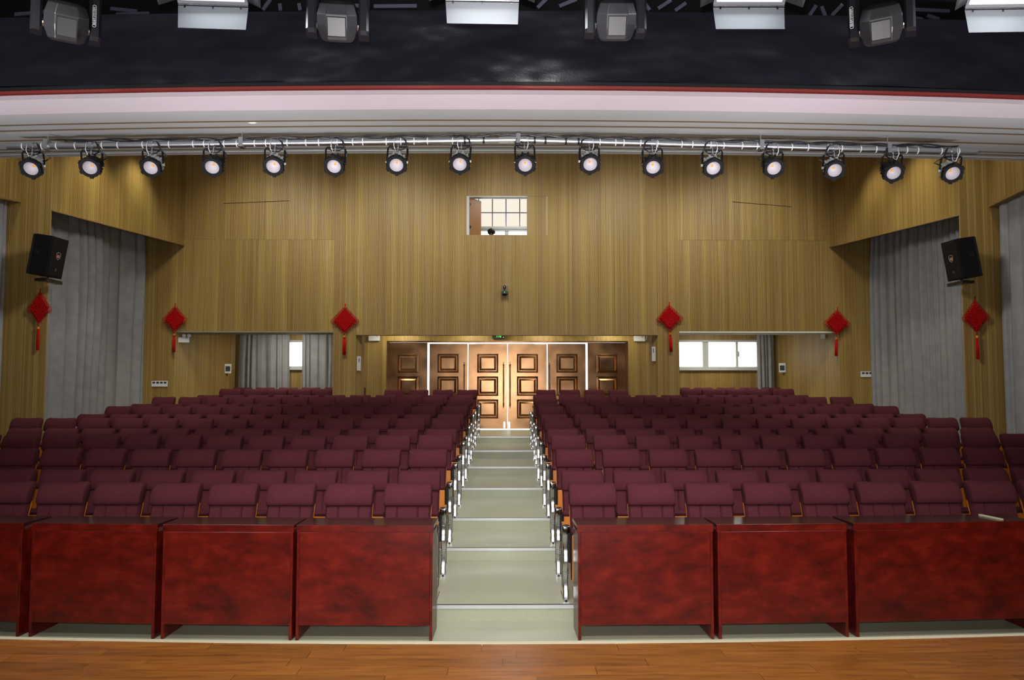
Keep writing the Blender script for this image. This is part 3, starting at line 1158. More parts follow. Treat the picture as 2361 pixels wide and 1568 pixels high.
# hatch jamb, hinged shutter and the flush cover beside it
ht = setting('trim_4', 'pale jamb and fine edge strips around the projection hatch')
mb = MB()
mb.box(HX0, Xa(1081, UP_Y), UP_Y - 0.025, UP_Y + 0.2, HZ0, HZ1)
obj('jamb', mb, M['winframe'], ht)
mb = MB()
mb.box(HX0, HX1, UP_Y - 0.022, UP_Y + 0.2, HZ1 - 0.012, HZ1 + 0.004)
obj('head_strip', mb, M['winframe'], ht)
mb = MB()
mb.box(HX1, HX1 + 0.14, UP_Y - 0.0185, UP_Y + 0.2, HZ0, HZ1)
obj('jamb', mb, M['woodtrim'], ht)
mb = MB()
mb.box(HX0 - 0.14, HX0, UP_Y - 0.0185, UP_Y + 0.2, HZ0, HZ1)
obj('jamb', mb, M['woodtrim'], ht)
for (a, b), (c, d) in (((515, 470), (668, 463.5)), ((1688, 466), (1826, 477.5))):
    p, q = at(a, b, UP_Y - 0.004), at(c, d, UP_Y - 0.004)
    mb = MB()
    mb.hexa([p, p + Vector((0, 0.01, 0)), q + Vector((0, 0.01, 0)), q][::-1], [v + Vector((0, 0, 0.014)) for v in (p, p + Vector((0, 0.01, 0)), q + Vector((0, 0.01, 0)), q)][::-1])
    obj('panel_gap', mb, M['backing'], up)
mb = MB()
mb.box(Xa(1261, UP_Y), Xa(1262.3, UP_Y), UP_Y - 0.026, UP_Y - 0.01, HZ0, HZ1)
obj('cover_edge', mb, M['winframe'], ht)
mb = MB()
mb.box(HX1, Xa(1262, UP_Y), UP_Y - 0.024, UP_Y - 0.01, HZ1 - 0.004, HZ1 + 0.008)
obj('cover_head', mb, M['groove'], ht)
a = Vector((Xa(1082, UP_Y), UP_Y + 0.02, 0))
b = Vector((Xa(1108, 18.17), 18.19, 0))
sh = thing('hatch_shutter', 'brown shutter standing open inside the projection hatch', 'shutter', (a.x, a.y, HZ0 + 0.01), math.atan2(b.y - a.y, b.x - a.x))
mb = MB()
mb.box(0.004, (b - a).length, -0.009, 0.009, 0, HZ1 - HZ0 - 0.03)
obj('shutter_board', mb, M['shutter'], sh)
for zz in (0.15, 0.68):
    mb = MB()
    mb.box(-0.012, 0.03, -0.016, -0.009, zz, zz + 0.06)
    obj('hinge', mb, M['blackplastic'], sh)

# ------------------------------------------------------------------ curtains


def curtain(name, label, p0, p1, z0, z1, amp=0.05, wl=0.2, seed=0, spread=0.0, group=None, zslope=0.0, side=-1):
    rnd = random.Random(seed)
    p0, p1 = Vector(p0), Vector(p1)
    L = (p1 - p0).length
    d = (p1 - p0) / L
    nrm = Vector((-d.y, d.x))
    n = int(L / 0.016)
    # irregular pleats
    ph = [0.0]
    for i in range(n):
        u = i / n
        ph.append(ph[-1] + 2 * PI * (L / n) / (wl * (1 + 0.35 * math.sin(u * 9 + seed) + 0.18 * math.sin(u * 23 + 2 * seed))))
    am = [amp * (0.7 + 0.4 * math.sin(i / n * 13 + seed * 1.7)) for i in range(n + 1)]
    rows = 14
    front = []
    for j in range(rows + 1):
        v = j / rows
        r = []
        for i in range(n + 1):
            u = i / n
            s_ = u * L
            a_ = am[i] * (0.55 + 0.45 * min(1, v * 4)) * (1 + 0.25 * math.sin(v * 3 + i * 0.01))
            o = a_ * side * (2.0 * abs(math.sin((ph[i] + 0.5 * math.sin(v * 2.3 + u * 5)) / 2)) ** 0.55 - 1.0 + 0.12 * math.sin(2 * ph[i] + v))
            s2 = s_ + spread * v * (u - 0.35) + 0.012 * math.sin(ph[i] * 2)
            q = p0 + d * s2 + nrm * o
            zt = z1 + zslope * u
            r.append(Vector((q.x, q.y, zt + (z0 - zt) * v)))
        front.append(r)
    mb = MB()
    mb.loft(front, close=False, cap=False)
    o = obj(name, mb, M['curtain'], None, smooth=True)
    tag(o, label, 'curtain', group)
    return o


AL = at(118, 486, SY)
BL = at(425, 567, UP_Y)
AR = at(2212, 497, SY)
BR = at(1913, 571, UP_Y)
G = 'long grey curtains of the side bays'
GA = 'grey curtains of the rear alcoves'
c0 = Vector((-8.3, SY + 0.1))
c1 = Vector((Xa(322, UP_Y - 0.12), UP_Y - 0.12))
curtain('long_curtain', 'long grey curtain hanging behind the wall speaker, beside the quad switch plate', c0, c1, floor_z(13.4) + 0.02, BL.z + 0.5, 0.17, 0.4, 1, group=G)
c0 = Vector((Xa(2018, UP_Y - 0.12), UP_Y - 0.12))
c1 = Vector((8.35, SY + 0.1))
curtain('long_curtain', 'long grey curtain hanging behind the second wall speaker, with many narrow pleats', c0, c1, floor_z(13.4) + 0.02, BR.z + 0.5, 0.12, 0.3, 5, group=G)
NLx, NRx = at(48, 467, SY).x, at(2280, 478, SY).x
curtain('long_curtain', 'grey curtain at the picture edge, nearest bay, left side', (NLx - 0.32, 10.6), (NLx - 0.2, SY - 0.06), floor_z(11) + 0.05, at(48, 467, SY).z + 0.1, 0.04, 0.24, 9, group=G)
curtain('long_curtain', 'grey curtain at the picture edge, nearest bay, right side', (NRx + 0.13, SY - 0.06), (NRx + 0.3, 10.6), floor_z(11) + 0.05, at(2280, 478, SY).z + 0.1, 0.04, 0.24, 12, group=G)
yc = REAR_Y - 0.2
curtain('alcove_curtain', 'wide grey curtain closing most of the left alcove window', (Xa(553, yc), yc), (Xa(668, yc), yc), FL7 + 0.02, Za(757, yc), 0.05, 0.2, 3, 0.06, GA)
curtain('alcove_curtain', 'grey curtain beside the column, right of the bright window slit', (Xa(696, yc), yc), (Xa(790, yc), yc), FL7 + 0.02, Za(757, yc), 0.05, 0.19, 4, -0.1, GA)
curtain('alcove_curtain', 'narrow grey curtain drawn aside next to the bare alcove window', (Xa(1745, yc), yc), (Xa(1781, yc), yc), FL7 + 0.02, Za(757, yc), 0.05, 0.1, 6, 0.02, GA)

# ------------------------------------------------------------------ seats


def seat_meshes():
    out = {}
    # backrest cushion: lofted upwards, three panels with seams
    xs = [-0.222, -0.205, -0.112, -0.1, -0.088, 0.0, 0.088, 0.1, 0.112, 0.205, 0.222]
    off = [0.03, 0.004, 0.0, 0.014, 0.0, -0.004, 0.0, 0.014, 0.0, 0.004, 0.03]

    def yb(z):            # front of the back cushion at height z
        t = (z - 0.34) / 0.72
        return -0.29 + 0.2 * t + 0.035 * t * t
    rings = []
    for z in (0.34, 0.42, 0.5, 0.6, 0.7, 0.8, 0.88):
        y0 = yb(z)
        w = 1.0
        ring = [Vector((x * w, y0 + o, z)) for x, o in zip(xs, off)]
        ring += [Vector((0.222, y0 + 0.075, z)), Vector((-0.222, y0 + 0.075, z))]
        rings.append(ring)
    mb = MB()
    mb.loft(rings)
    out['backrest'] = mesh('backrest', mb, M['fabric'], 35)
    # headrest: puffy, with a lightly sagging top edge
    mb = MB()
    prof = [(0.01, 0.852), (-0.016, 0.852), (-0.036, 0.868), (-0.047, 0.905), (-0.05, 0.95), (-0.044, 1.0), (-0.024, 1.04), (0.008, 1.057), (0.045, 1.06), (0.075, 1.045), (0.09, 1.0), (0.092, 0.86)]
    rings = []
    for x, k, dz in ((-0.230, 0.72, -0.030), (-0.226, 0.9, -0.012), (-0.212, 0.98, -0.002), (-0.185, 1.0, 0.001), (-0.1, 1.0, -0.003), (0, 1.0, -0.006), (0.1, 1.0, -0.003), (0.185, 1.0, 0.001), (0.212, 0.98, -0.002), (0.226, 0.9, -0.012), (0.230, 0.72, -0.030)):
        ring = []
        for y, z in prof:
            t = (z - 0.852) / 0.208
            yy = 0.03 + (y - 0.03) * k
            zz = z + dz * t + (0.010 * (1 - t) if k < 0.95 else 0)
            ring.append(Vector((x, yb(z) + 0.005 + yy, zz)))
        rings.append(ring)
    mb.loft(rings)
    out['headrest'] = mesh('headrest', mb, M['fabric'], 50)
    # plywood back shell
    mb = MB()
    rings = []
    for z in (0.30, 0.4, 0.55, 0.7, 0.85, 0.97, 1.0):
        w = 0.224 if z < 0.95 else (0.22 if z < 0.99 else 0.185)
        y0 = yb(z) + 0.072 + (0.012 if z > 0.8 else 0)
        rings.append([Vector((-w, y0, z)), Vector((w, y0, z)), Vector((w, y0 + 0.014, z)), Vector((0.1, y0 + 0.022, z)), Vector((-0.1, y0 + 0.022, z)), Vector((-w, y0 + 0.014, z))])
    mb.loft(rings)
    out['back_shell'] = mesh('back_shell', mb, M['ply'])
    # folded seat cushion
    mb = MB()
    prof = [(y - 0.05, z) for y, z in ((-0.29, 0.2), (-0.29, 0.61), (-0.318, 0.622), (-0.326, 0.645), (-0.31, 0.67), (-0.27, 0.678), (-0.232, 0.655), (-0.215, 0.56), (-0.225, 0.3), (-0.235, 0.22), (-0.26, 0.19))]
    rings = []
    for x, k in ((-0.234, 0.8), (-0.228, 0.95), (-0.205, 1.0), (0.205, 1.0), (0.228, 0.95), (0.234, 0.8)):
        rings.append([Vector((x, -0.305 + (y + 0.305) * k, 0.43 + (z - 0.43) * (0.9 + 0.1 * k))) for y, z in prof])
    mb.loft(rings)
    out['seat_cushion'] = mesh('seat_cushion', mb, M['fabric'], 50)
    mb = MB()
    mb.box(-0.226, 0.226, -0.36, -0.342, 0.19, 0.618)
    me = mesh('seat_pan', mb, M['ply'])
    out['seat_pan'] = bevel_mesh(me, 0.008, 2)
    # side stand: wavy chrome profile
    path = [(-0.325, 0.0), (-0.322, 0.05), (-0.305, 0.1), (-0.29, 0.16), (-0.292, 0.21), (-0.3, 0.27), (-0.322, 0.33), (-0.326, 0.38), (-0.305, 0.43), (-0.292, 0.5), (-0.305, 0.56), (-0.33, 0.62), (-0.345, 0.68)]
    mb = MB()
    rings = []
    for y, z in path:
        hw = 0.024
        rings.append([Vector((-hw, y + 0.006, z)), Vector((-hw * 0.6, y - 0.003, z)), Vector((hw * 0.6, y - 0.003, z)), Vector((hw, y + 0.006, z)), Vector((hw, y + 0.045, z)), Vector((-hw, y + 0.045, z))])
    mb.loft(rings)
    for zz in (0.225, 0.245, 0.265):
        mb.box(-0.026, 0.026, -0.305, -0.28, zz, zz + 0.01)
    mb.box(-0.028, 0.028, -0.345, -0.03, 0.0, 0.028)
    mb.box(-0.022, 0.022, -0.3, -0.06, 0.028, 0.1)
    out['side_stand'] = mesh('side_stand', mb, M['chrome'], 40)
    mb = MB()
    mb.box(-0.017, 0.017, -0.285, -0.04, 0.06, 0.69)
    mb.box(-0.024, 0.024, -0.25, -0.08, 0.3, 0.64)
    out['side_panel'] = mesh('side_panel', mb, M['darkboard'])
    mb = MB()
    mb.box(-0.022, 0.022, -0.31, -0.1, 0.688, 0.706)
    out['arm_pad'] = bevel_mesh(mesh('arm_pad', mb, M['ply']), 0.006, 2)
    mb = MB()
    mb.box(-0.038, 0.038, -0.38, -0.29, 0.63, 0.712)
    out['arm_cap'] = bevel_mesh(mesh('arm_cap', mb, mat('dark_chrome', (0.32, 0.33, 0.36, 1), 0.12, 1.0)), 0.018, 3)
    for p in out['arm_cap'].polygons:
        p.use_smooth = True
    mb = MB()
    mb.lathe([(0.012, 0.0), (0.012, 0.004)], 10, Matrix.Translation((0, -0.345, 0.016)) @ Matrix.Rotation(PI / 2, 4, 'X'))
    out['bolt'] = mesh('bolt', mb, M['blackplastic'])
    mb = MB()
    mb.box(0.018, 0.052, -0.345, -0.2, 0.36, 0.66)
    out['tablet_housing'] = bevel_mesh(mesh('tablet_housing', mb, M['blackplastic']), 0.015, 2)
    return out


SM = seat_meshes()
PITCH_X = 0.571


def stand(root, x, full, inward):
    st = put('side_stand', SM['side_stand'], root, (x, -0.035, 0))
    put('arm_cap', SM['arm_cap'], st)
    if full and full != 1:
        put('arm_pad', SM['arm_pad'], st)
        put('side_panel', SM['side_panel'], st)
        put('bolt', SM['bolt'], st)
        put('tablet_housing', SM['tablet_housing'], st, (0, 0, 0), (0, 0, 0), (inward, 1, 1))
    return st


def add_seat(x, y, z, label, group, left_stand, right_stand, full, tall=0.0):
    r = thing('auditorium_seat', label, 'seat', (x, y, z), random.uniform(-0.012, 0.012), group)
    r.scale = (1, 1, 1 + tall / 1.06)
    for k in ('headrest', 'backrest', 'back_shell', 'seat_cushion', 'seat_pan'):
        put(k, SM[k], r)
    if left_stand:
        stand(r, -PITCH_X / 2, 2 if left_stand == 2 else int(full), 1)
    if right_stand:
        stand(r, PITCH_X / 2, 2 if right_stand == 2 else int(full), -1)
    return r


ROW_Y = [7.762 + 0.971 * i for i in range(12)]
TOP_PY = [1110, 1081.6, 1030, 1001.8, 987, 964, 954.6, 936, 931, 915.8, 910, 899.5]
NL = [11, 11, 12, 12, 12, 13, 12, 12, 12, 12, 11, 4]
NR = [11, 11, 12, 12, 12, 13, 12, 12, 12, 12, 11, 4]
n_seats = 0
for i in range(12):
    y = ROW_Y[i]
    for side, n in ((-1, NL[i]), (1, NR[i])):
        for j in range(n):
            x = (-0.945 - PITCH_X * j) if side < 0 else (0.85 + PITCH_X * 1.006 * j)
            if i == 11:
                x = (Xa(1078, y) - PITCH_X * j) if side < 0 else (Xa(1258, y) + PITCH_X * j)
            yy = arc(x, y)
            if abs(x) * F / yy > 1330:
                continue
            lab = 'maroon folding seat, %s from the aisle in the %s row, %s block' % (ORD[j], ORD[i], 'left' if side < 0 else 'right')
            end = (j == n - 1)
            aisle = 2 if j == 0 else 1
            full = i < 5
            if side < 0:
                add_seat(x, yy, floor_z(y), lab, 'seats of the left block', 1 if end else 0, aisle, full, TALL[i])
            else:
                add_seat(x, yy, floor_z(y), lab, 'seats of the right block', aisle, 1 if end else 0, full, TALL[i])
            n_seats += 1
for (pxs, yy, blk, rw) in (([512, 567, 622, 677, 732], 18.62, 'left', 'front'), ([542, 594, 646.2, 698.4, 750.6, 802.7], 19.7, 'left', 'back'),
                           ([1561, 1616, 1671, 1726, 1781], 18.62, 'right', 'front'), ([1546.5, 1598.6, 1650.7, 1702.9, 1755], 19.7, 'right', 'back')):
    for j, px in enumerate(pxs):
        x = Xa(px, yy) + 0.228
        add_seat(x, yy, floor_z(yy), 'maroon folding seat in the %s alcove, %s row, %s from the left' % (blk, rw, ORD[j]), 'seats of the %s alcove' % blk, 1, 1 if j == len(pxs) - 1 else 0, False, 0.05 if rw == 'back' else 0.02)
        n_seats += 1
print('seats', n_seats)

# ------------------------------------------------------------------ desks
DY = 6.76
DH = Za(1211.5, DY, 850)
desks = [(-243, 62, 'leftmost dark desk, cut by the picture edge'), (68, 368, 'red-brown desk, third left of the aisle'), (373, 680, 'red-brown desk, second left of the aisle'), (683, 1000, 'bright red-brown desk, first left of the aisle'),
         (1330, 1645, 'bright red-brown desk, first right of the aisle'), (1650, 1955, 'red-brown desk, second right of the aisle'), (1960, 2392, 'long dark red-brown desk at the right picture edge')]
desk_objs = []
for xa, xb, lab in desks:
    X0, X1 = Xa(xa, DY, 1212), Xa(xb, DY, 1212)
    xm = (X0 + X1) / 2
    ym = arc(xm, DY)
    k = ym / DY
    Wd = (X1 - X0) * k
    rz = math.atan(0.118 * xm / DY)
    t = thing('desk', lab + ', front row', 'desk', (xm * k, ym, 0), rz, 'front row desks')
    desk_objs.append((t, Wd))
    w = Wd / 2
    mb = MB()
    mb.box(-w, w, 0.0, 0.37, DH - 0.03, DH)
    obj('desk_top', mb, M['desktop'], t)
    put('fascia', bevel_mesh(mesh('fascia', (lambda m: (m.box(-w, w, -0.004, 0.02, DH - 0.062, DH - 0.001), m)[1])(MB()), M['mahogany']), 0.002, 1), t)
    mb = MB()
    mb.box(-w + 0.031, w - 0.031, -0.008, 0.012, 0.125, DH - 0.062)
    put('front_panel', bevel_mesh(mesh('front_panel', mb, M['mahogany']), 0.002, 1), t)
    for s in (-1, 1):
        mb = MB()
        a, b = (-w + 0.006, -w + 0.031) if s < 0 else (w - 0.031, w - 0.006)
        mb.box(a, b, -0.006, 0.36, 0.0, DH - 0.062)
        put('side_panel', bevel_mesh(mesh('side_panel', mb, M['mahogany']), 0.002, 1), t)
    mb = MB()
    mb.box(-w + 0.031, w - 0.031, 0.05, 0.34, DH - 0.2, DH - 0.185)
    obj('shelf', mb, M['mahogany'], t)
# pale stick on the last desk
p = at(2284, 1194, 7.1)
mb = MB()
mb.box(-0.012, 0.012, -0.13, 0.13, 0.0, 0.012)
o = obj('wooden_stick', mb, M['cream'], None, loc=(p.x + 0.0, arc(p.x, DY) + 0.17, DH + 0.001), rot=(0, 0, 0.18))
tag(o, 'short pale stick lying on the long right desk', 'stick')
# flat pale arrow-shaped mark on the aisle
p = at(1150, 1252, NY[1] + 0.25)
mb = MB()
L = 0.13
mb.box(-L, L, -0.006, 0.006, 0, 0.0015)
for s in (-1, 1):
    mb.add([(s * (L - 0.01), -0.02, 0), (s * (L + 0.05), 0, 0), (s * (L - 0.01), 0.02, 0), (s * (L - 0.01), -0.02, 0.0015), (s * (L + 0.05), 0, 0.0015), (s * (L - 0.01), 0.02, 0.0015)], [(0, 1, 2), (3, 5, 4), (0, 3, 4, 1), (1, 4, 5, 2), (2, 5, 3, 0)])
o = obj('arrow_mark', mb, M['mark'], None, loc=(Xa(1150, NY[1] + 0.2), NY[1] + 0.17, LEV[1] + 0.0012))
tag(o, 'pale double-headed arrow mark on the aisle step', 'mark')

# ------------------------------------------------------------------ lighting pipe and spotlights
LY = 7.2
lampx = [71, 207, 347, 489, 630, 770, 914, 1060, 1211, 1361, 1506, 1645, 1785, 1925, 2061, 2197]
lampy = [385, 383, 383, 382, 380, 380, 377, 375, 377, 375, 382, 384, 384, 389, 395, 396]
light_body = [1, 0, 1, 0, 1, 0, 1, 1, 0, 1, 0, 1, 0, 1, 0, 1]
keys = [(18, 338), (1190, 322.5), (2250, 350.5)]


def pipe_py(px):
    (a, ya), (b, yb), (c, yc_) = keys
    if px < b:
        return ya + (yb - ya) * (px - a) / (b - a)
    return yb + (yc_ - yb) * (px - b) / (c - b)


def pipe_at(px):
    return at(px, pipe_py(px), LY)


pipe = thing('lighting_pipe', 'long steel pipe under the ceiling carrying sixteen spotlights', 'pipe', pipe_at(1190))
P0 = pipe_at(1190)
mb = MB()
mb.tube([pipe_at(18) - P0, pipe_at(1187) - P0], 0.03, 14)
obj('pipe_length', mb, M['steel'], pipe, smooth=40)
mb = MB()
mb.tube([pipe_at(1193) - P0, pipe_at(2250) - P0], 0.03, 14)
obj('pipe_length', mb, M['steel'], pipe, smooth=40)
mb = MB()
mb.tube([pipe_at(1150) - P0, pipe_at(1190) - P0, pipe_at(1230) - P0], 0.034, 14)
obj('pipe_sleeve', mb, M['chrome'], pipe, smooth=40)
for px in (110, 558, 1195, 1754, 2047):
    q = pipe_at(px) - P0
    # up to the ceiling panel
    zt = 0.75
    mb = MB()
    mb.tube([q + Vector((0, 0, 0.02)), q + Vector((0, 0, zt))], 0.005, 6)
    mb.box(q.x - 0.02, q.x + 0.02, q.y - 0.045, q.y + 0.045, q.z - 0.04, q.z + 0.05)
    obj('hanger', mb, M['steel'], pipe)
rnd = random.Random(3)
tie = None
for k in range(58):
    px = 60 + k * 37.5 + rnd.uniform(-12, 12)
    if px > 2235:
        break
    q = pipe_at(px) - P0
    if tie is None:
        mb = MB()
        mb.tube([(-0.004, 0, 0), (0.004, 0, 0)], 0.0335, 14)
        tie = mesh('cable_tie', mb, M['white'])
        tie_b = tie.copy()
        tie_b.materials[0] = M['blackplastic']
    wide = px > 1050 and px < 1340
    put('cable_tie', tie_b if wide else tie, pipe, q, scale=(2.4 if wide else 1, 1, 1))
# cable along the top of the pipe
mb = MB()
for ci in range(2):
    pts = []
    for k in range(0, 150):
        px = 150 + k * 14.0
        if px > 2215:
            break
        q = pipe_at(px)
        pts.append(q + Vector((0, -0.012 + 0.02 * ci, 0.042 + 0.008 * math.sin(k * 0.9 + ci * 2) + 0.01 * math.sin(k * 0.23 + ci) ** 2)))
    mb.tube(pts, 0.007, 6)
o = obj('power_cable', mb, M['blackplastic'], None, smooth=True)
tag(o, 'black power cables strapped along the top of the lighting pipe', 'cable')


def spot_meshes(body):
    out = {}
    # local: beam along -z, body behind along +z
    mb = MB()
    mb.lathe([(0.098, 0.03), (0.104, 0.06), (0.1, 0.13), (0.085, 0.18), (0.055, 0.205), (0.001, 0.21)], 10, phase=PI / 10, cap=False)
    for k in range(10):
        T = Matrix.Rotation(2 * PI * k / 10, 4, 'Z')
        mb.box(0.094, 0.112, -0.01, 0.01, 0.05, 0.15, T=T)
    out['lamp_body'] = mesh('lamp_body', mb, M['silver'] if body else M['mattblack'])
    mb = MB()
    prof = [(0.078, 0.0), (0.082, -0.012), (0.112, -0.012), (0.118, 0.0), (0.118, 0.036), (0.1, 0.042), (0.08, 0.036)]
    mb.lathe(prof + [prof[0]], 20, cap=False)
    for k in range(6):
        T = Matrix.Rotation(2 * PI * (k + 0.5) / 6, 4, 'Z')
        mb.box(0.108, 0.128, -0.018, 0.018, -0.008, 0.03, T=T)
    out['bezel'] = mesh('bezel', mb, M['mattblack'], 40)
    mb = MB()
    rings = []
    mb.lathe([(0.08, 0.0), (0.07, 0.025), (0.05, 0.055), (0.024, 0.078), (0.012, 0.082)], 24, cap=False)
    out['reflector'] = mesh('reflector', mb, M['reflector'], 60)
    mb = MB()
    mb.box(-0.012, 0.012, -0.012, 0.012, 0.076, 0.083)
    out['led_chip'] = mesh('led_chip', mb, M['led'])
    mb = MB()
    mb.lathe([(0.015, 0.0), (0.015, 0.02)], 12)
    out['knob'] = mesh('knob', mb, M['silver'] if body else M['blackplastic'])
    for me in out.values():
        me.transform(Matrix.Scale(0.8, 4))
    return out


SPM = {0: spot_meshes(0), 1: spot_meshes(1)}
for k, (px, py) in enumerate(zip(lampx, lampy)):
    ly = LY - 0.05
    c = at(px, py + 4, ly - 0.1)
    body = light_body[k]
    top = pipe_at(px + (4 if k < 8 else -2))
    aim = Vector((-c.x * 0.22 + 0.35 * math.sin(k * 2.3), -6.4, -4.8 + 0.25 * math.sin(k * 1.7)))
    t = thing('stage_spotlight', '%s spotlight from the left on the pipe, with %s housing' % (ORD[k] if k < 14 else ('fifteenth' if k == 14 else 'sixteenth, last'), 'pale silver' if body else 'black'), 'spotlight', top, group='spotlights on the ceiling pipe')
    q = aim.normalized().to_track_quat('-Z', 'Y')
    pivot = c - aim.normalized() * 0.075 - top
    face = c - top
    for nm in ('lamp_body', 'bezel', 'reflector', 'led_chip'):
        put(nm, SPM[body][nm], t, face, q.to_euler())
    # yoke
    xr = q @ Vector((1, 0, 0))
    xr.z = 0
    xr.normalize()
    mb = MB()
    hw = 0.09
    zt = -0.05
    a = pivot + xr * hw
    b = pivot - xr * hw
    mid = Vector((pivot.x * 0.0, 0, zt))
    tp = Vector((0, 0, zt))
    A2 = tp + xr * (hw - 0.012)
    B2 = tp - xr * (hw - 0.012)
    A1 = Vector((a.x, a.y, 0)) * 0.5 + Vector((A2.x, A2.y, 0)) * 0.5
    mb.tube([a, Vector((a.x * .3 + (tp + xr * hw).x * .7, a.y * .3 + (tp + xr * hw).y * .7, zt - 0.03)), A2, B2, Vector((b.x * .3 + (tp - xr * hw).x * .7, b.y * .3 + (tp - xr * hw).y * .7, zt - 0.03)), b], 0.0085, 6)
    mb.tube([tp + xr * (hw - .02) - Vector((0, 0, 0.012)), tp + xr * .06 - Vector((0, 0, .012)), tp + xr * .035 - Vector((0, 0, .03)), tp - xr * .035 - Vector((0, 0, .03)), tp - xr * .06 - Vector((0, 0, .012)), tp - xr * (hw - .02) - Vector((0, 0, 0.012))], 0.005, 6)
    obj('yoke', mb, M['mattblack'], t)
    mb = MB()
    mb.tube([Vector((-0.018, 0, 0)), Vector((0.018, 0, 0))], 0.0385, 12)
    mb.tube([Vector((0, 0, -0.03)), Vector((0, 0, zt - 0.02))], 0.008, 8)
    mb.lathe([(0.014, zt - 0.03), (0.016, zt - 0.015), (0.01, zt - 0.005)], 8)
    obj('clamp', mb, M['steel'], t, smooth=40)
    mb = MB()
    sgn = -1 if k < 8 else 1
    x_ = 0.06 * -sgn
    mb.tube([(x_ * 0.6, 0.0, 0.03), (x_ * 1.2, -0.04, 0.0), (x_ * 1.5, -0.02, -0.06), (x_ * 1.5 + pivot.x, pivot.y + 0.1, pivot.z + 0.1), (pivot.x + 0.02, pivot.y + 0.1, pivot.z + 0.06)], 0.008, 6)
    obj('lamp_cable', mb, M['blackplastic'], t, smooth=True)
    mb = MB()
    mb.tube([(-0.03 * -sgn, -0.03, 0.02), (-0.035 * -sgn, -0.04, -0.05), (-0.02 * -sgn, -0.02, -0.1), (0.0, 0.0, zt - 0.03)], 0.004, 5)
    obj('safety_rope', mb, M['white'], t, smooth=True)
    for s in (-1, 1):
        put('knob', SPM[body]['knob'], t, pivot + xr * s * 0.086, (xr * s).to_track_quat('Z', 'Y').to_euler())

# ------------------------------------------------------------------ moving heads and LED panels over the stage
HY = 4.2
bat = thing('stage_batten', 'steel batten above the black board that carries the stage lamps', 'pipe', (0, HY + 0.05, Za(-95, HY)))
mb = MB()
mb.tube([(-5.5, 0, 0), (5.5, 0, 0)], 0.025, 12)
obj('batten_pipe', mb, M['steel'], bat, smooth=40)
BZ = Za(-95, HY)


def moving_head(px, py, yaw, tilt, label, sign_side, s=1.0):
    c = at(px, py, HY)
    t = thing('moving_head_lamp', label, 'stage lamp', c, yaw, 'moving heads above the stage')
    # head: faceted drum
    head = put('lamp_head', None, t)
    mb = MB()

    def octo(hw, hd, ch, z, dy=0.0):
        pts = [(-hw + ch, -hd), (hw - ch, -hd), (hw, -hd + ch * 0.8), (hw, hd - ch * 0.8), (hw - ch, hd), (-hw + ch, hd), (-hw, hd - ch * 0.8), (-hw, -hd + ch * 0.8)]
        return [Vector((x, y + dy, z)) for x, y in pts]
    rings = [octo(0.07, 0.075, 0.03, -0.078), octo(0.086, 0.092, 0.036, -0.066), octo(0.103, 0.108, 0.05, -0.02), octo(0.108, 0.112, 0.052, 0.008), octo(0.106, 0.11, 0.05, 0.062), octo(0.09, 0.085, 0.045, 0.115), octo(0.06, 0.05, 0.03, 0.13)]
    mb.loft(rings)
    me = mesh('lamp_head', mb, M['headplastic'])
    bevel_mesh(me, 0.0025, 1, 12)
    bpy.data.objects.remove(head)
    head = put('lamp_head', me, t, rot=(tilt, 0, 0))
    mb = MB()
    mb.rectrings(-0.052, 0.052, -0.05, 0.055, [(0, -0.108), (0.0, -0.116), (0.004, -0.118), (0.006, -0.1135)])
    obj('front_plate', mb, M['headplastic'], head)
    # yoke arms
    for sd in (-1, 1):
        mb = MB()
        x0, x1 = (-0.168, -0.112) if sd < 0 else (0.112, 0.168)
        rings = []
        for z, ins in ((-0.062, 0.02), (-0.045, 0.0), (0.2, 0.0), (0.26, 0.0)):
            i2 = 0.012
            rings.append([Vector((x0, -0.06 + ins + i2, z)), Vector((x0 + i2, -0.06 + ins, z)), Vector((x1 - i2, -0.06 + ins, z)), Vector((x1, -0.06 + ins + i2, z)), Vector((x1, 0.06 - ins, z)), Vector((x0, 0.06 - ins, z))])
        mb.loft(rings)
        arm = obj('yoke_arm', mb, M['blackplastic'], t)
        if sd == sign_side:
            xs_ = (x0 + x1) / 2
            mb = MB()
            n = 24
            pts = []
            for k in range(n + 1):
                a = 2 * PI * k / n
                rx, rz_ = 0.0085, 0.062
                zz = (rz_ - rx) * (1 if math.sin(a) > 0 else -1) + rx * math.sin(a)
                pts.append((xs_ - 0.008 + rx * math.cos(a), -0.0605, 0.07 + zz))
            mb.tube(pts, 0.0011, 5)
            obj('badge_outline', mb, M['white'], arm)
            text_mesh('badge_text', 'BEAM SYSTEM', 0.0165, M['white'], arm, (xs_ - 0.008, -0.0612, 0.07), (PI / 2, -PI / 2, 0), align_x='CENTER', align_y='CENTER')
        mb = MB()
        mb.lathe([(0.022, 0), (0.022, 0.012), (0.012, 0.016)], 12, Matrix.Translation(((x1 if sd < 0 else x0), 0, 0.0)) @ Matrix.Rotation(sd * -PI / 2, 4, 'Y'))
        obj('pivot', mb, M['chrome'], arm)
    mb = MB()
    mb.box(-0.168, 0.168, -0.07, 0.07, 0.26, 0.31)
    mb.box(-0.12, 0.12, -0.1, 0.1, 0.31, 0.37)
    obj('lamp_base', mb, M['blackplastic'], t)
    mb = MB()
    hz = BZ - c.z
    mb.box(-0.02, 0.02, -0.02, 0.02, 0.37, max(0.4, hz))
    obj('clamp', mb, M['steel'], t)
    return t


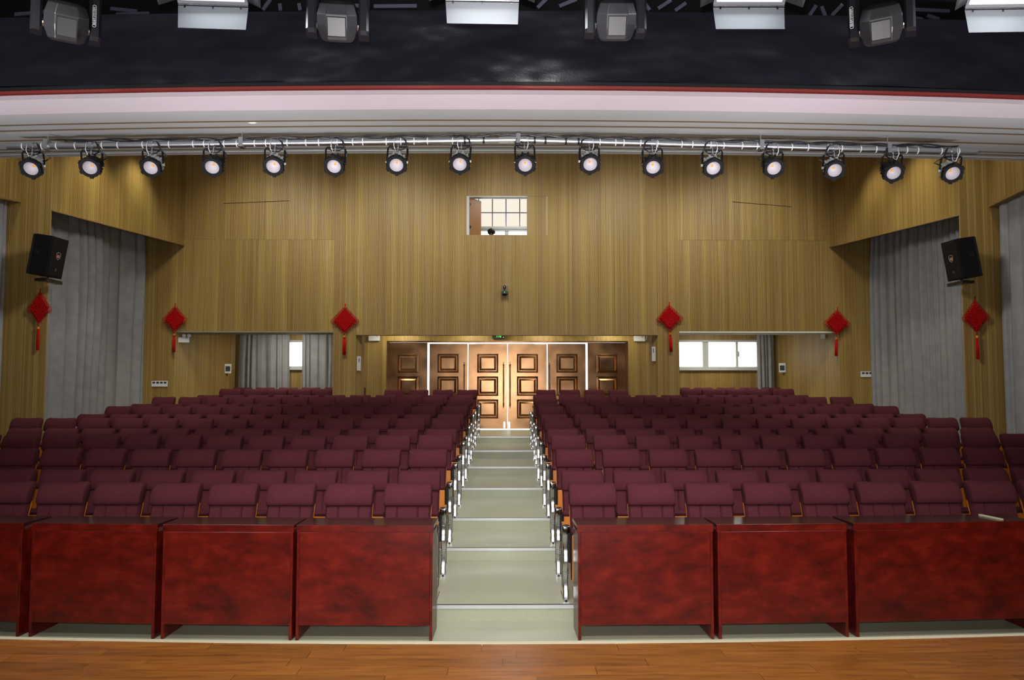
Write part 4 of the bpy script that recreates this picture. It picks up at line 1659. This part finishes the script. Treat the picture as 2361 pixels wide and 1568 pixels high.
moving_head(152, 62, 0.55, 0.42, 'black moving-head lamp above the stage, leftmost, turned aside', 1)
moving_head(780, 60, 0.12, 0.5, 'grey moving-head lamp above the stage, second from the left', 0)
moving_head(1417, 58, 0.0, 0.5, 'grey moving-head lamp above the stage, third from the left, facing straight', 0)
moving_head(2033, 66, -0.5, 0.48, 'grey moving-head lamp above the stage, rightmost, with a white lettered badge', -1)


def led_panel(x0, x1, ya, yb, roll, label, flash=0):
    c = at((x0 + x1) / 2, ya, HY)
    wd = (x1 - x0) / F * HY * 1.02
    t = thing('led_panel_lamp', label, 'stage lamp', c, 0, 'LED panel lamps above the stage', rot=(0, roll, 0))
    hh = (yb - ya) / F * HY * 1.02
    # hinge line at the origin; flap hangs down, lamp body leans back above it
    fl = MB()
    fl.hexa([Vector((-wd / 2 + 0.01, -0.012, -hh)), Vector((wd / 2 - 0.004, -0.012, -hh)), Vector((wd / 2 - 0.004, -0.009, -hh)), Vector((-wd / 2 + 0.01, -0.009, -hh))],
            [Vector((-wd / 2, -0.002, -0.004)), Vector((wd / 2, -0.002, -0.004)), Vector((wd / 2, 0.001, -0.004)), Vector((-wd / 2, 0.001, -0.004))])
    flap = obj('barn_door', fl, M['alu'], t)
    mb = MB()
    mb.tube([(-wd / 2, -0.004, 0.004), (wd / 2, -0.004, 0.004)], 0.004, 8)
    obj('hinge_rod', mb, M['chrome'], t)
    for fx in (-0.4, 0.0, 0.4):
        mb = MB()
        mb.lathe([(0.006, 0), (0.006, 0.004)], 10, Matrix.Translation((wd * fx, -0.003, -0.012)) @ Matrix.Rotation(PI / 2, 4, 'X'))
        obj('screw', mb, M['chrome'], flap)
    # housing: tilted box, open face towards the stage floor
    tl = Matrix.Rotation(math.radians(42), 4, 'X')
    mb = MB()
    w = wd / 2
    D = 0.3
    # frame around the emitting face; local: face plane y-z', outward -y
    mb.box(-w, w, 0.012, 0.1, 0.01, D, T=tl)
    hs = obj('housing', mb, M['mattblack'], t)
    mb = MB()
    mb.box(-w + 0.018, w - 0.018, 0.006, 0.0125, 0.028, D - 0.02, T=tl)
    obj('light_face', mb, M['panel'], t)
    mb = MB()
    mb.box(-w, w, 0.0, 0.012, 0.01, 0.026, T=tl)
    mb.box(-w, w, 0.0, 0.012, D - 0.016, D, T=tl)
    mb.box(-w, -w + 0.016, 0.0, 0.012, 0.026, D - 0.016, T=tl)
    mb.box(w - 0.016, w, 0.0, 0.012, 0.026, D - 0.016, T=tl)
    obj('face_frame', mb, M['alu'], t)
    for s in (-1, 1):
        mb = MB()
        a = tl @ Vector((s * w, 0.0, 0.03))
        b = tl @ Vector((s * w, 0.0, D))
        c1 = a + Vector((s * 0.085, -0.03, -0.05))
        c2 = b + Vector((s * 0.12, -0.06, 0.0))
        off = Vector((0, 0.003, 0.0))
        q = [a, c1, c2, b]
        q2 = [v + off for v in q]
        mb.hexa(q, q2)
        obj('side_flap', mb, M['mattblack'], t)
    mb = MB()
    mid = tl @ Vector((0, 0.1, D * 0.6))
    hz = BZ - c.z
    mb.tube([mid, Vector((0, 0.05, hz))], 0.012, 8)
    obj('clamp', mb, M['steel'], t)
    # the lamp's own light
    lp = t.location + tl @ Vector((0, -0.03, D * 0.5))
    nd = tl.to_3x3() @ Vector((0, -1, 0))
    light('led_panel_light', 'AREA', lp, 9, (0.9, 0.95, 1.0), lp + nd, shape='RECTANGLE', size=0.36, size_y=0.24)


for x0, x1, ya, yb, roll, lab in ((411, 573, 14, 70, 0.03, 'lit LED panel lamp with grey flap, leftmost of four'), (1027, 1197, 3.5, 59, 0.012, 'lit LED panel lamp with pale grey flap, second of four'),
                                  (1643, 1809, 16, 71, -0.004, 'lit LED panel lamp with scuffed grey flap, third of four'), (2222, 2400, 21, 78, -0.02, 'lit LED panel lamp at the right edge, last of four')):
    led_panel(x0, x1, ya, yb, roll, lab)

# steelwork glimpsed above the board
tr = thing('roof_truss', 'bluish steel braces glimpsed above the black board', 'truss', (0, 5.3, Za(0, 5.3)))
segs = [((0, 8), (120, 2)), ((236, 2), (300, 10)), ((250, 16), (330, 16)), ((600, 14), (618, -10)), ((640, 0), (642, 16)), ((685, 0), (688, 16)), ((860, 9), (960, 9)), ((1240, 14), (1262, -8)), ((1290, 10), (1330, -6)),
        ((1480, -10), (1500, 18)), ((1520, 14), (1550, -6)), ((1876, 24), (1892, 0)), ((1905, 2), (1914, 24)), ((1930, 22), (1955, -4)), ((2108, 3), (2215, 4)), ((2110, 20), (2150, 26)), ((2160, 16), (2190, 24)), ((760, 5), (840, 8)), ((1560, 18), (1585, 0))]
for (a, b), (c, d) in segs:
    p, q = at(a, b, 5.2) - Vector(tr.location), at(c, d, 5.2) - Vector(tr.location)
    p.y = arc(p.x, 5.2) - 5.2 - 0.08
    q.y = arc(q.x, 5.2) - 5.2 - 0.08
    u = (q - p).normalized()
    n_ = u.cross(Vector((0, 1, 0))) * 0.012
    e = Vector((0, 0.012, 0))
    mb = MB()
    mb.hexa([p - n_, p + n_, p + n_ + e, p - n_ + e], [q - n_, q + n_, q + n_ + e, q - n_ + e])
    obj('brace', mb, M['trusspaint'], tr)
# ------------------------------------------------------------------ wall speakers
def speaker(px, py, s, label):
    c = at(px, py, SY - 0.42)
    rot = Matrix.Rotation(math.radians(-8.0 * s) if s else 0, 3, 'Y')
    t = thing('wall_speaker', label, 'speaker', c, 0, 'wall speakers')
    # plan: front normal points into the hall; side towards the camera
    H = 0.66
    th = math.radians(84)
    fn = Vector((-s * math.sin(th), -math.cos(th), 0))     # front normal
    tn = Vector((-fn.y * -s * -1, 0, 0))
    side = Vector((s * math.cos(th), -math.sin(th), 0))    # normal of the side that faces the camera
    wf, dp = 0.4, 0.42
    tilt = Matrix.Rotation(math.radians(-9 * s), 3, Vector((0, 1, 0)))
    C0 = Vector((0, 0, 0))

    def P(u, v, z):      # u along depth (front = 0), v along width away from the camera side
        return tilt @ (C0 + fn * (0.14 - u) + side * (0.2 - v) + Vector((0, 0, z)))
    mb = MB()
    plan = [(0, 0), (0, wf), (0.3, wf - 0.03), (dp, wf - 0.12), (dp, 0.1), (0.3, 0.0)]
    mb.loft([[P(u, v, z) for u, v in plan] for z in (-H / 2, H / 2)])
    me = mesh('cabinet', mb, M['mattblack'])
    bevel_mesh(me, 0.008, 2)
    cab = put('cabinet', me, t)
    mb = MB()
    q = [P(-0.012, 0.02, z) for z in (0,)]
    mb.hexa([P(-0.012, 0.02, -H / 2 + .02), P(-0.012, wf - 0.02, -H / 2 + .02), P(0.0, wf - 0.02, -H / 2 + .02), P(0.0, 0.02, -H / 2 + .02)],
            [P(-0.012, 0.02, H / 2 - .02), P(-0.012, wf - 0.02, H / 2 - .02), P(0.0, wf - 0.02, H / 2 - .02), P(0.0, 0.02, H / 2 - .02)])
    obj('grille', mb, M['mattblack'], t)
    # handle recess plate
    mb = MB()
    mb.hexa([P(0.17, -0.006, 0.0), P(0.26, -0.006, 0.0), P(0.26, 0.0, 0.0), P(0.17, 0.0, 0.0)], [P(0.17, -0.006, 0.07), P(0.26, -0.006, 0.07), P(0.26, 0.0, 0.07), P(0.17, 0.0, 0.07)])
    obj('handle_plate', mb, M['blackplastic'], t)
    # shield badge on the grille
    mb = MB()
    sh = [(-0.04, 0.05), (-0.05, 0.02), (-0.035, -0.035), (0, -0.06), (0.035, -0.035), (0.05, 0.02), (0.04, 0.05), (0.0, 0.06)]
    pts = [P(-0.015, wf / 2 + a, 0.03 + b) for a, b in sh]
    mb.tube(pts + [pts[0]], 0.004, 5)
    cu = obj('badge', mb, M['logo'], t)
    mb = MB()
    mb.hexa([P(-0.016, wf / 2 - 0.03, 0.0), P(-0.016, wf / 2, 0.0), P(-0.012, wf / 2, 0), P(-0.012, wf / 2 - 0.03, 0)], [P(-0.016, wf / 2 - 0.03, 0.05), P(-0.016, wf / 2, 0.05), P(-0.012, wf / 2, 0.05), P(-0.012, wf / 2 - 0.03, 0.05)])
    obj('badge_letter', mb, M['orange'], cu)
    mb = MB()
    mb.tube([P(-0.016, wf / 2 + 0.008, 0.0), P(-0.016, wf / 2 + 0.008, 0.05), P(-0.016, wf / 2 + 0.03, 0.04), P(-0.016, wf / 2 + 0.01, 0.025), P(-0.016, wf / 2 + 0.034, 0.0)], 0.004, 5)
    obj('badge_letter', mb, M['logo'], cu)
    mb = MB()
    mb.hexa([P(-0.014, wf / 2 - .02, -0.22), P(-0.014, wf / 2 + .02, -0.22), P(-0.01, wf / 2 + .02, -0.22), P(-0.01, wf / 2 - .02, -0.22)], [P(-0.014, wf / 2 - .02, -0.18), P(-0.014, wf / 2 + .02, -0.18), P(-0.01, wf / 2 + .02, -0.18), P(-0.01, wf / 2 - .02, -0.18)])
    obj('name_plate', mb, M['darkscreen'], t)
    # bracket to the wall
    mb = MB()
    bz = -H / 2 - 0.06
    mb.box(-0.05 + s * 0.06, 0.05 + s * 0.06, -0.06, SY - 0.002 - c.y, bz - 0.02, bz + 0.035)
    mb.box(-0.1 + s * .06, 0.1 + s * .06, -0.12, -0.02, bz - 0.025, bz + 0.02)
    mb.tube([(s * 0.02, 0.0, bz + 0.02), (s * 0.02, 0, bz + 0.09)], 0.02, 8)
    obj('bracket', mb, M['blackplastic'], t)


speaker(114, 592, -1, 'black wall speaker on the pilaster beside the left long curtain')
speaker(2213, 598, 1, 'black wall speaker with shield badge on the right pilaster')

# ------------------------------------------------------------------ Chinese knots


def knot_meshes():
    out = {}
    # unit: half diagonal 1
    mb = MB()
    n = 10
    r = 1.36 / n
    for k in range(n):
        c = -1 + (2 * k + 1) / n
        # cords along (1,1) and (1,-1), weaving in and out
        for d in (0, 1):
            pts = []
            for m in range(2 * n + 1):
                u = -1 + m / n
                a, b = (u, c) if d == 0 else (c, u)
                x, z = (a + b) / 2, (b - a) / 2
                y = 0.0 if m % 2 == 0 else 0.035 * (1 if (m // 2 + k + d) % 2 else -1)
                pts.append(Vector((x, y, z)))
            mb.tube(pts, r * 0.5, 5)
    out['woven_body'] = mesh('woven_body', mb, M['knot'], True)
    mb = MB()
    mb.add([(-0.97, 0.02, 0), (0, 0.02, -0.97), (0.97, 0.02, 0), (0, 0.02, 0.97), (-0.97, 0.05, 0), (0, 0.05, -0.97), (0.97, 0.05, 0), (0, 0.05, 0.97)],
           [(0, 1, 2, 3), (7, 6, 5, 4), (0, 4, 5, 1), (1, 5, 6, 2), (2, 6, 7, 3), (3, 7, 4, 0)])
    out['backing'] = mesh('backing', mb, M['knot'])
    mb = MB()
    for sx in (-1, 1):
        for sz in (-1, 1):
            for k in range(7):
                f = (k + 0.6) / 7.4
                cx_, cz_ = sx * f, sz * (1 - f)
                ox, oz = sx * 0.075, sz * 0.075
                pts = [Vector((cx_ + ox + 0.075 * math.cos(2 * PI * q / 8), -0.005, cz_ + oz + 0.075 * math.sin(2 * PI * q / 8))) for q in range(9)]
                mb.tube(pts, 0.026, 4)
    out['edge_loops'] = mesh('edge_loops', mb, M['knot'], True)
    mb = MB()
    for sx in (-1, 1):
        for rr, dx in ((0.24, 0.12), (0.15, 0.06)):
            pts = [Vector((sx * (0.92 + dx + rr * math.cos(2 * PI * q / 14)), -0.01, -0.12 + rr * 1.05 * math.sin(2 * PI * q / 14))) for q in range(15)]
            mb.tube(pts, 0.03, 5)
    out['side_loops'] = mesh('side_loops', mb, M['knot'], True)
    mb = MB()
    mb.tube([(0, 0, 0.95), (0.01, 0, 1.2), (0.04, 0, 1.42)], 0.045, 6)
    mb.tube([(0, 0, -0.95), (-0.02, 0, -1.15), (-0.03, 0, -1.35)], 0.045, 6)
    out['hanging_cord'] = mesh('hanging_cord', mb, M['knot'], True)
    mb = MB()
    mb.lathe([(0.06, -1.56), (0.13, -1.52), (0.13, -1.38), (0.06, -1.33)], 10, Matrix.Translation((-0.03, 0, 0)))
    out['bead'] = mesh('bead', mb, M['gold'], 30)
    mb = MB()
    for k in range(7):
        x = -0.03 + 0.036 * (k - 3)
        yy = 0.03 * math.sin(k * 2.2)
        mb.tube([(x * 0.9, yy, -1.54), (x * 1.05, yy, -2.2), (x * 1.1, yy, -3.0 - 0.03 * (k % 3))], [0.03, 0.05, 0.046], 5)
    out['tassel'] = mesh('tassel', mb, M['tassel'], True)
    return out


KM = knot_meshes()
for px, py, yy, sz, sx, lab in ((91, 710, SY - 0.05, 0.235, 0.68, 'red knot with tassel under the left wall speaker'),
                                (403, 735, UP_Y - 0.1, 0.25, 0.88, 'red knot with tassel at the corner of the left alcove'),
                                (795, 738, UP_Y - 0.06, 0.262, 0.95, 'red knot with tassel on the column left of the doors'),
                                (1544, 733, UP_Y - 0.06, 0.255, 0.93, 'red knot with tassel on the column right of the doors'),
                                (1930, 744, UP_Y - 0.1, 0.252, 0.95, 'red knot with tassel at the corner of the right alcove'),
                                (2250, 730, SY - 0.05, 0.24, 0.78, 'large red knot with tassel under the right wall speaker')):
    t = thing('chinese_knot', lab, 'wall hanging', at(px, py, yy), 0, 'red knot hangings', rot=(0, random.uniform(-0.05, 0.05), 0))
    t.scale = (sz * sx * 0.98, sz, sz)
    for k, me in KM.items():
        o = put(k, me, t)
        if k in ('edge_loops', 'side_loops', 'woven_body', 'tassel'):
            o['kind'] = 'stuff'

# ------------------------------------------------------------------ small wall fittings


def emergency_light(px, py, Y, rz, label, heads=True, w=0.24, h=0.12):
    p = at(px, py, Y)
    t = thing('emergency_light', label, 'emergency light', p, rz, 'white emergency lights')
    mb = MB()
    mb.box(-w / 2, w / 2, -0.03, 0.03, -h / 2, h / 2)
    put('case', bevel_mesh(mesh('case', mb, M['white']), 0.008, 2), t)
    mb = MB()
    mb.box(w * 0.18, w * 0.36, -0.032, -0.03, h * 0.3, h * 0.38)
    obj('indicator', mb, M['darkscreen'], t)
    for s in (-1, 1) if heads else ():
        mb = MB()
        cx = 0.06 + 0.055 * s
        mb.lathe([(0.02, 0.03), (0.042, 0.015), (0.046, -0.02), (0.04, -0.024)], 14, Matrix.Translation((cx, -0.01, h / 2 + 0.045)) @ Matrix.Rotation(PI / 2 - 0.2, 4, 'X'))
        obj('lamp_head', mb, M['white'], t, smooth=40)
        mb = MB()
        mb.lathe([(0.036, -0.022), (0.02, -0.028)], 14, Matrix.Translation((cx, -0.01, h / 2 + 0.045)) @ Matrix.Rotation(PI / 2 - 0.2, 4, 'X'))
        obj('lens', mb, M['chrome'], t, smooth=40)
    return t


emergency_light(424, 784, 17.95, 0.14, 'white twin-head emergency light just inside the left alcove')
emergency_light(863, 780, REAR_Y - 0.04, 0, 'white emergency light box left of the doors', False, 0.29, 0.14)
t = emergency_light(1474, 781, REAR_Y - 0.04, 0, 'white emergency light box right of the doors', False, 0.29, 0.14)
mb = MB()
mb.tube([(0.14, 0.0, -0.05), (0.19, 0, -0.01), (0.2, 0, 0.08), (0.18, 0.02, 0.16)], 0.006, 6)
obj('flex', mb, M['white'], t)


def switch4(px, py, Y, rz, label):
    p = at(px, py, Y)
    t = thing('switch_plate', label, 'switch', p, rz, 'four-gang switch plates')
    mb = MB()
    mb.box(-0.18, 0.18, -0.012, 0.012, -0.065, 0.065)
    put('plate', bevel_mesh(mesh('plate', mb, M['white']), 0.004, 1), t)
    for k in range(4):
        mb = MB()
        x = -0.125 + 0.085 * k
        mb.box(x - 0.03, x + 0.03, -0.016, -0.011, 0.005, 0.048)
        obj('rocker', mb, M['darkscreen'], t)


switch4(368, 885, UP_Y - 0.015, 0.0, 'white four-gang switch plate between the left curtain and the corner')
switch4(2002.5, 863, UP_Y - 0.015, 0.0, 'white four-gang switch plate at the edge of the right curtain')


def control_box(px, py, Y, rz, label):
    p = at(px, py, Y)
    t = thing('wall_panel', label, 'control panel', p, rz, 'wall control panels')
    mb = MB()
    mb.box(-0.085, 0.085, -0.025, 0.025, -0.12, 0.12)
    put('case', bevel_mesh(mesh('case', mb, M['white']), 0.006, 2), t)
    mb = MB()
    mb.box(-0.058, 0.058, -0.029, -0.024, -0.07, 0.06)
    obj('screen', mb, M['darkscreen'], t)


control_box(525, 850, 20.05, 0.5, 'white control panel with dark screen in the left alcove')
control_box(1804, 848, 20.1, -0.5, 'white control panel with dark screen in the right alcove')
p = at(1897.5, 775, 18.35)
t = thing('junction_box', 'small white box high on the right alcove wall', 'box', p, -0.4)
mb = MB()
mb.box(-0.05, 0.05, -0.02, 0.03, -0.065, 0.065)
put('case', bevel_mesh(mesh('case', mb, M['white']), 0.006, 2), t)
for px, py, s, lab in ((827, 838, 1, 'white thermometer strip on the column left of the doors'), (1507.5, 816, -1, 'white thermometer strip on the column right of the doors')):
    p = at(px, py, 17.86)
    t = thing('thermometer', lab, 'thermometer', p, math.radians(50) * s, 'white thermometer strips')
    mb = MB()
    mb.box(-0.05, 0.05, -0.012, 0.004, -0.165, 0.165)
    obj('plate', mb, M['white'], t)
    mb = MB()
    mb.box(-0.008, 0.008, -0.016, -0.011, 0.03, 0.12)
    obj('scale', mb, M['darkscreen'], t)
# led clock above the doors
p = at(1149.5, 775.5, REAR_Y - 0.06)
t = thing('led_clock', 'thin black LED clock with green digits above the doors', 'clock', p)
mb = MB()
mb.box(-0.17, 0.17, -0.02, 0.05, -0.05, 0.06)
obj('case', mb, M['blackplastic'], t)
text_mesh('digits', 'F78', 0.085, M['green'], t, (-0.055, -0.0215, -0.03), (PI / 2, 0, 0))
mb = MB()
mb.box(0.125, 0.142, -0.023, -0.02, -0.035, -0.018)
obj('indicator', mb, M['green'], t)
# alcove sensor
p = at(545, 766, 18.9)
t = thing('ceiling_sensor', 'small white sensor at the left alcove head', 'sensor', p)
mb = MB()
mb.box(-0.06, 0.06, -0.02, 0.02, -0.02, CEIL_A - p.z)
obj('case', mb, M['white'], t)
# video camera on the wall
p = at(1163.5, 676, UP_Y - 0.12)
t = thing('video_camera', 'small grey pan-tilt camera on the wall above the doors', 'camera', p)
mb = MB()
mb.box(-0.082, 0.082, -0.07, 0.1, -0.012, 0.0)
mb.box(-0.082, 0.082, -0.07, 0.1, 0.03, 0.042)
obj('base', mb, M['alu'], t)
mb = MB()
mb.box(-0.08, 0.08, -0.066, 0.09, 0.0, 0.03)
obj('base_band', mb, M['blackplastic'], t)
mb = MB()
mb.box(-0.006, 0.006, -0.07, -0.065, 0.004, 0.026)
obj('indicator', mb, M['green'], t)
mb = MB()
for s in (-1, 1):
    mb.box(s * 0.055 - 0.012, s * 0.055 + 0.012, -0.03, 0.04, 0.042, 0.16)
obj('yoke', mb, M['alu'], t)
mb = MB()
mb.lathe([(0.034, -0.075), (0.036, -0.07), (0.036, 0.04), (0.02, 0.05)], 16, Matrix.Translation((0, 0, 0.135)) @ Matrix.Rotation(-PI / 2, 4, 'X'))
hd = obj('camera_head', mb, M['mattblack'], t, smooth=40)
mb = MB()
mb.lathe([(0.016, -0.078), (0.014, -0.074)], 14, Matrix.Translation((0, 0, 0.135)) @ Matrix.Rotation(-PI / 2, 4, 'X'))
obj('lens', mb, M['chrome'], hd)
mb = MB()
mb.box(-0.05, 0.05, 0.05, 0.118, -0.05, -0.012)
obj('bracket', mb, M['mattblack'], t)

# ------------------------------------------------------------------ person in the control room
hp = at(1133, 528, 18.9)
hz = hp.z - CRF
K = hz / 1.66
pr = thing('person', 'dark-haired person with bowed head behind the hatch sill', 'person', (hp.x, 18.9, CRF), 0)
J = [((0, 0.0, 0.92), 0.15), ((0, 0.0, 1.1), 0.135), ((0, -0.02, 1.28), 0.15), ((0, -0.04, 1.4), 0.07), ((0, -0.075, 1.47), 0.055), ((0, -0.1, 1.54), 0.085), ((0, -0.11, 1.6), 0.075)]
E_ = [(0, 1), (1, 2), (2, 3), (3, 4), (4, 5), (5, 6)]
for s in (-1, 1):
    b = len(J)
    J += [((s * 0.17, -0.03, 1.36), 0.06), ((s * 0.22, 0.0, 1.1), 0.045), ((s * 0.16, -0.17, 0.98), 0.036), ((s * 0.13, -0.25, 0.96), 0.03)]
    E_ += [(2, b), (b, b + 1), (b + 1, b + 2), (b + 2, b + 3)]
    b = len(J)
    J += [((s * 0.1, 0.0, 0.86), 0.095), ((s * 0.1, -0.01, 0.48), 0.065), ((s * 0.1, 0.02, 0.09), 0.042), ((s * 0.1, -0.12, 0.03), 0.03)]
    E_ += [(0, b), (b, b + 1), (b + 1, b + 2), (b + 2, b + 3)]
me = bpy.data.meshes.new('body')
me.from_pydata([tuple(c * K for c in p) for p, _ in J], E_, [])
o = bpy.data.objects.new('body', me)
COL.objects.link(o)
o.parent = pr
sk = o.modifiers.new('skin', 'SKIN')
for v, (_, r) in zip(me.skin_vertices[0].data, J):
    v.radius = (r * K, r * K)
me.skin_vertices[0].data[0].use_root = True
o.modifiers.new('sub', 'SUBSURF').levels = 1
o.modifiers['sub'].render_levels = 2
me.materials.append(M['skin'])
mb = MB()
rings = []
for z, rx, ry in ((0.92, 0.165, 0.13), (1.05, 0.16, 0.13), (1.2, 0.18, 0.14), (1.32, 0.2, 0.13), (1.4, 0.12, 0.1)):
    rings.append([Vector((rx * K * math.cos(a), (-0.02 + ry * math.sin(a)) * K, z * K)) for a in [2 * PI * q / 16 for q in range(16)]])
mb.loft(rings)
obj('shirt', mb, M['shirt'], pr, smooth=True)
mb = MB()
rings = []
T = Matrix.Translation(Vector((0, -0.095, 1.555)) * K) @ Matrix.Rotation(0.5, 4, 'X')
for k in range(9):
    a = PI / 2 - k * PI / 2 / 7.0
    rr = math.cos(a)
    row = []
    for q in range(18):
        b_ = 2 * PI * q / 18
        wob = 1 + 0.07 * math.sin(3 * b_ + k) + 0.05 * math.sin(5 * b_ + 2 * k) + 0.05 * math.sin(8 * b_ - k)
        row.append(T @ (Vector((0.098 * rr * math.cos(b_) * wob, 0.11 * rr * math.sin(b_) * wob, 0.108 * math.sin(a) * (1 + 0.03 * math.sin(5 * b_)))) * K))
    rings.append(row)
mb.loft(rings)
obj('hair', mb, M['hair'], pr, smooth=True)
for s in (-1, 1):
    mb = MB()
    mb.lathe([(0.004, -0.012), (0.011, 0.0), (0.004, 0.012)], 8, Matrix.Translation(Vector((s * 0.033, -0.178, 1.535)) * K))
    obj('eye', mb, M['white'], pr, smooth=True)
mb = MB()
mb.lathe([(0.016, -0.02), (0.012, 0.0), (0.005, 0.025)], 8, Matrix.Translation(Vector((0, -0.188, 1.515)) * K))
obj('nose', mb, M['skin'], pr, smooth=True)
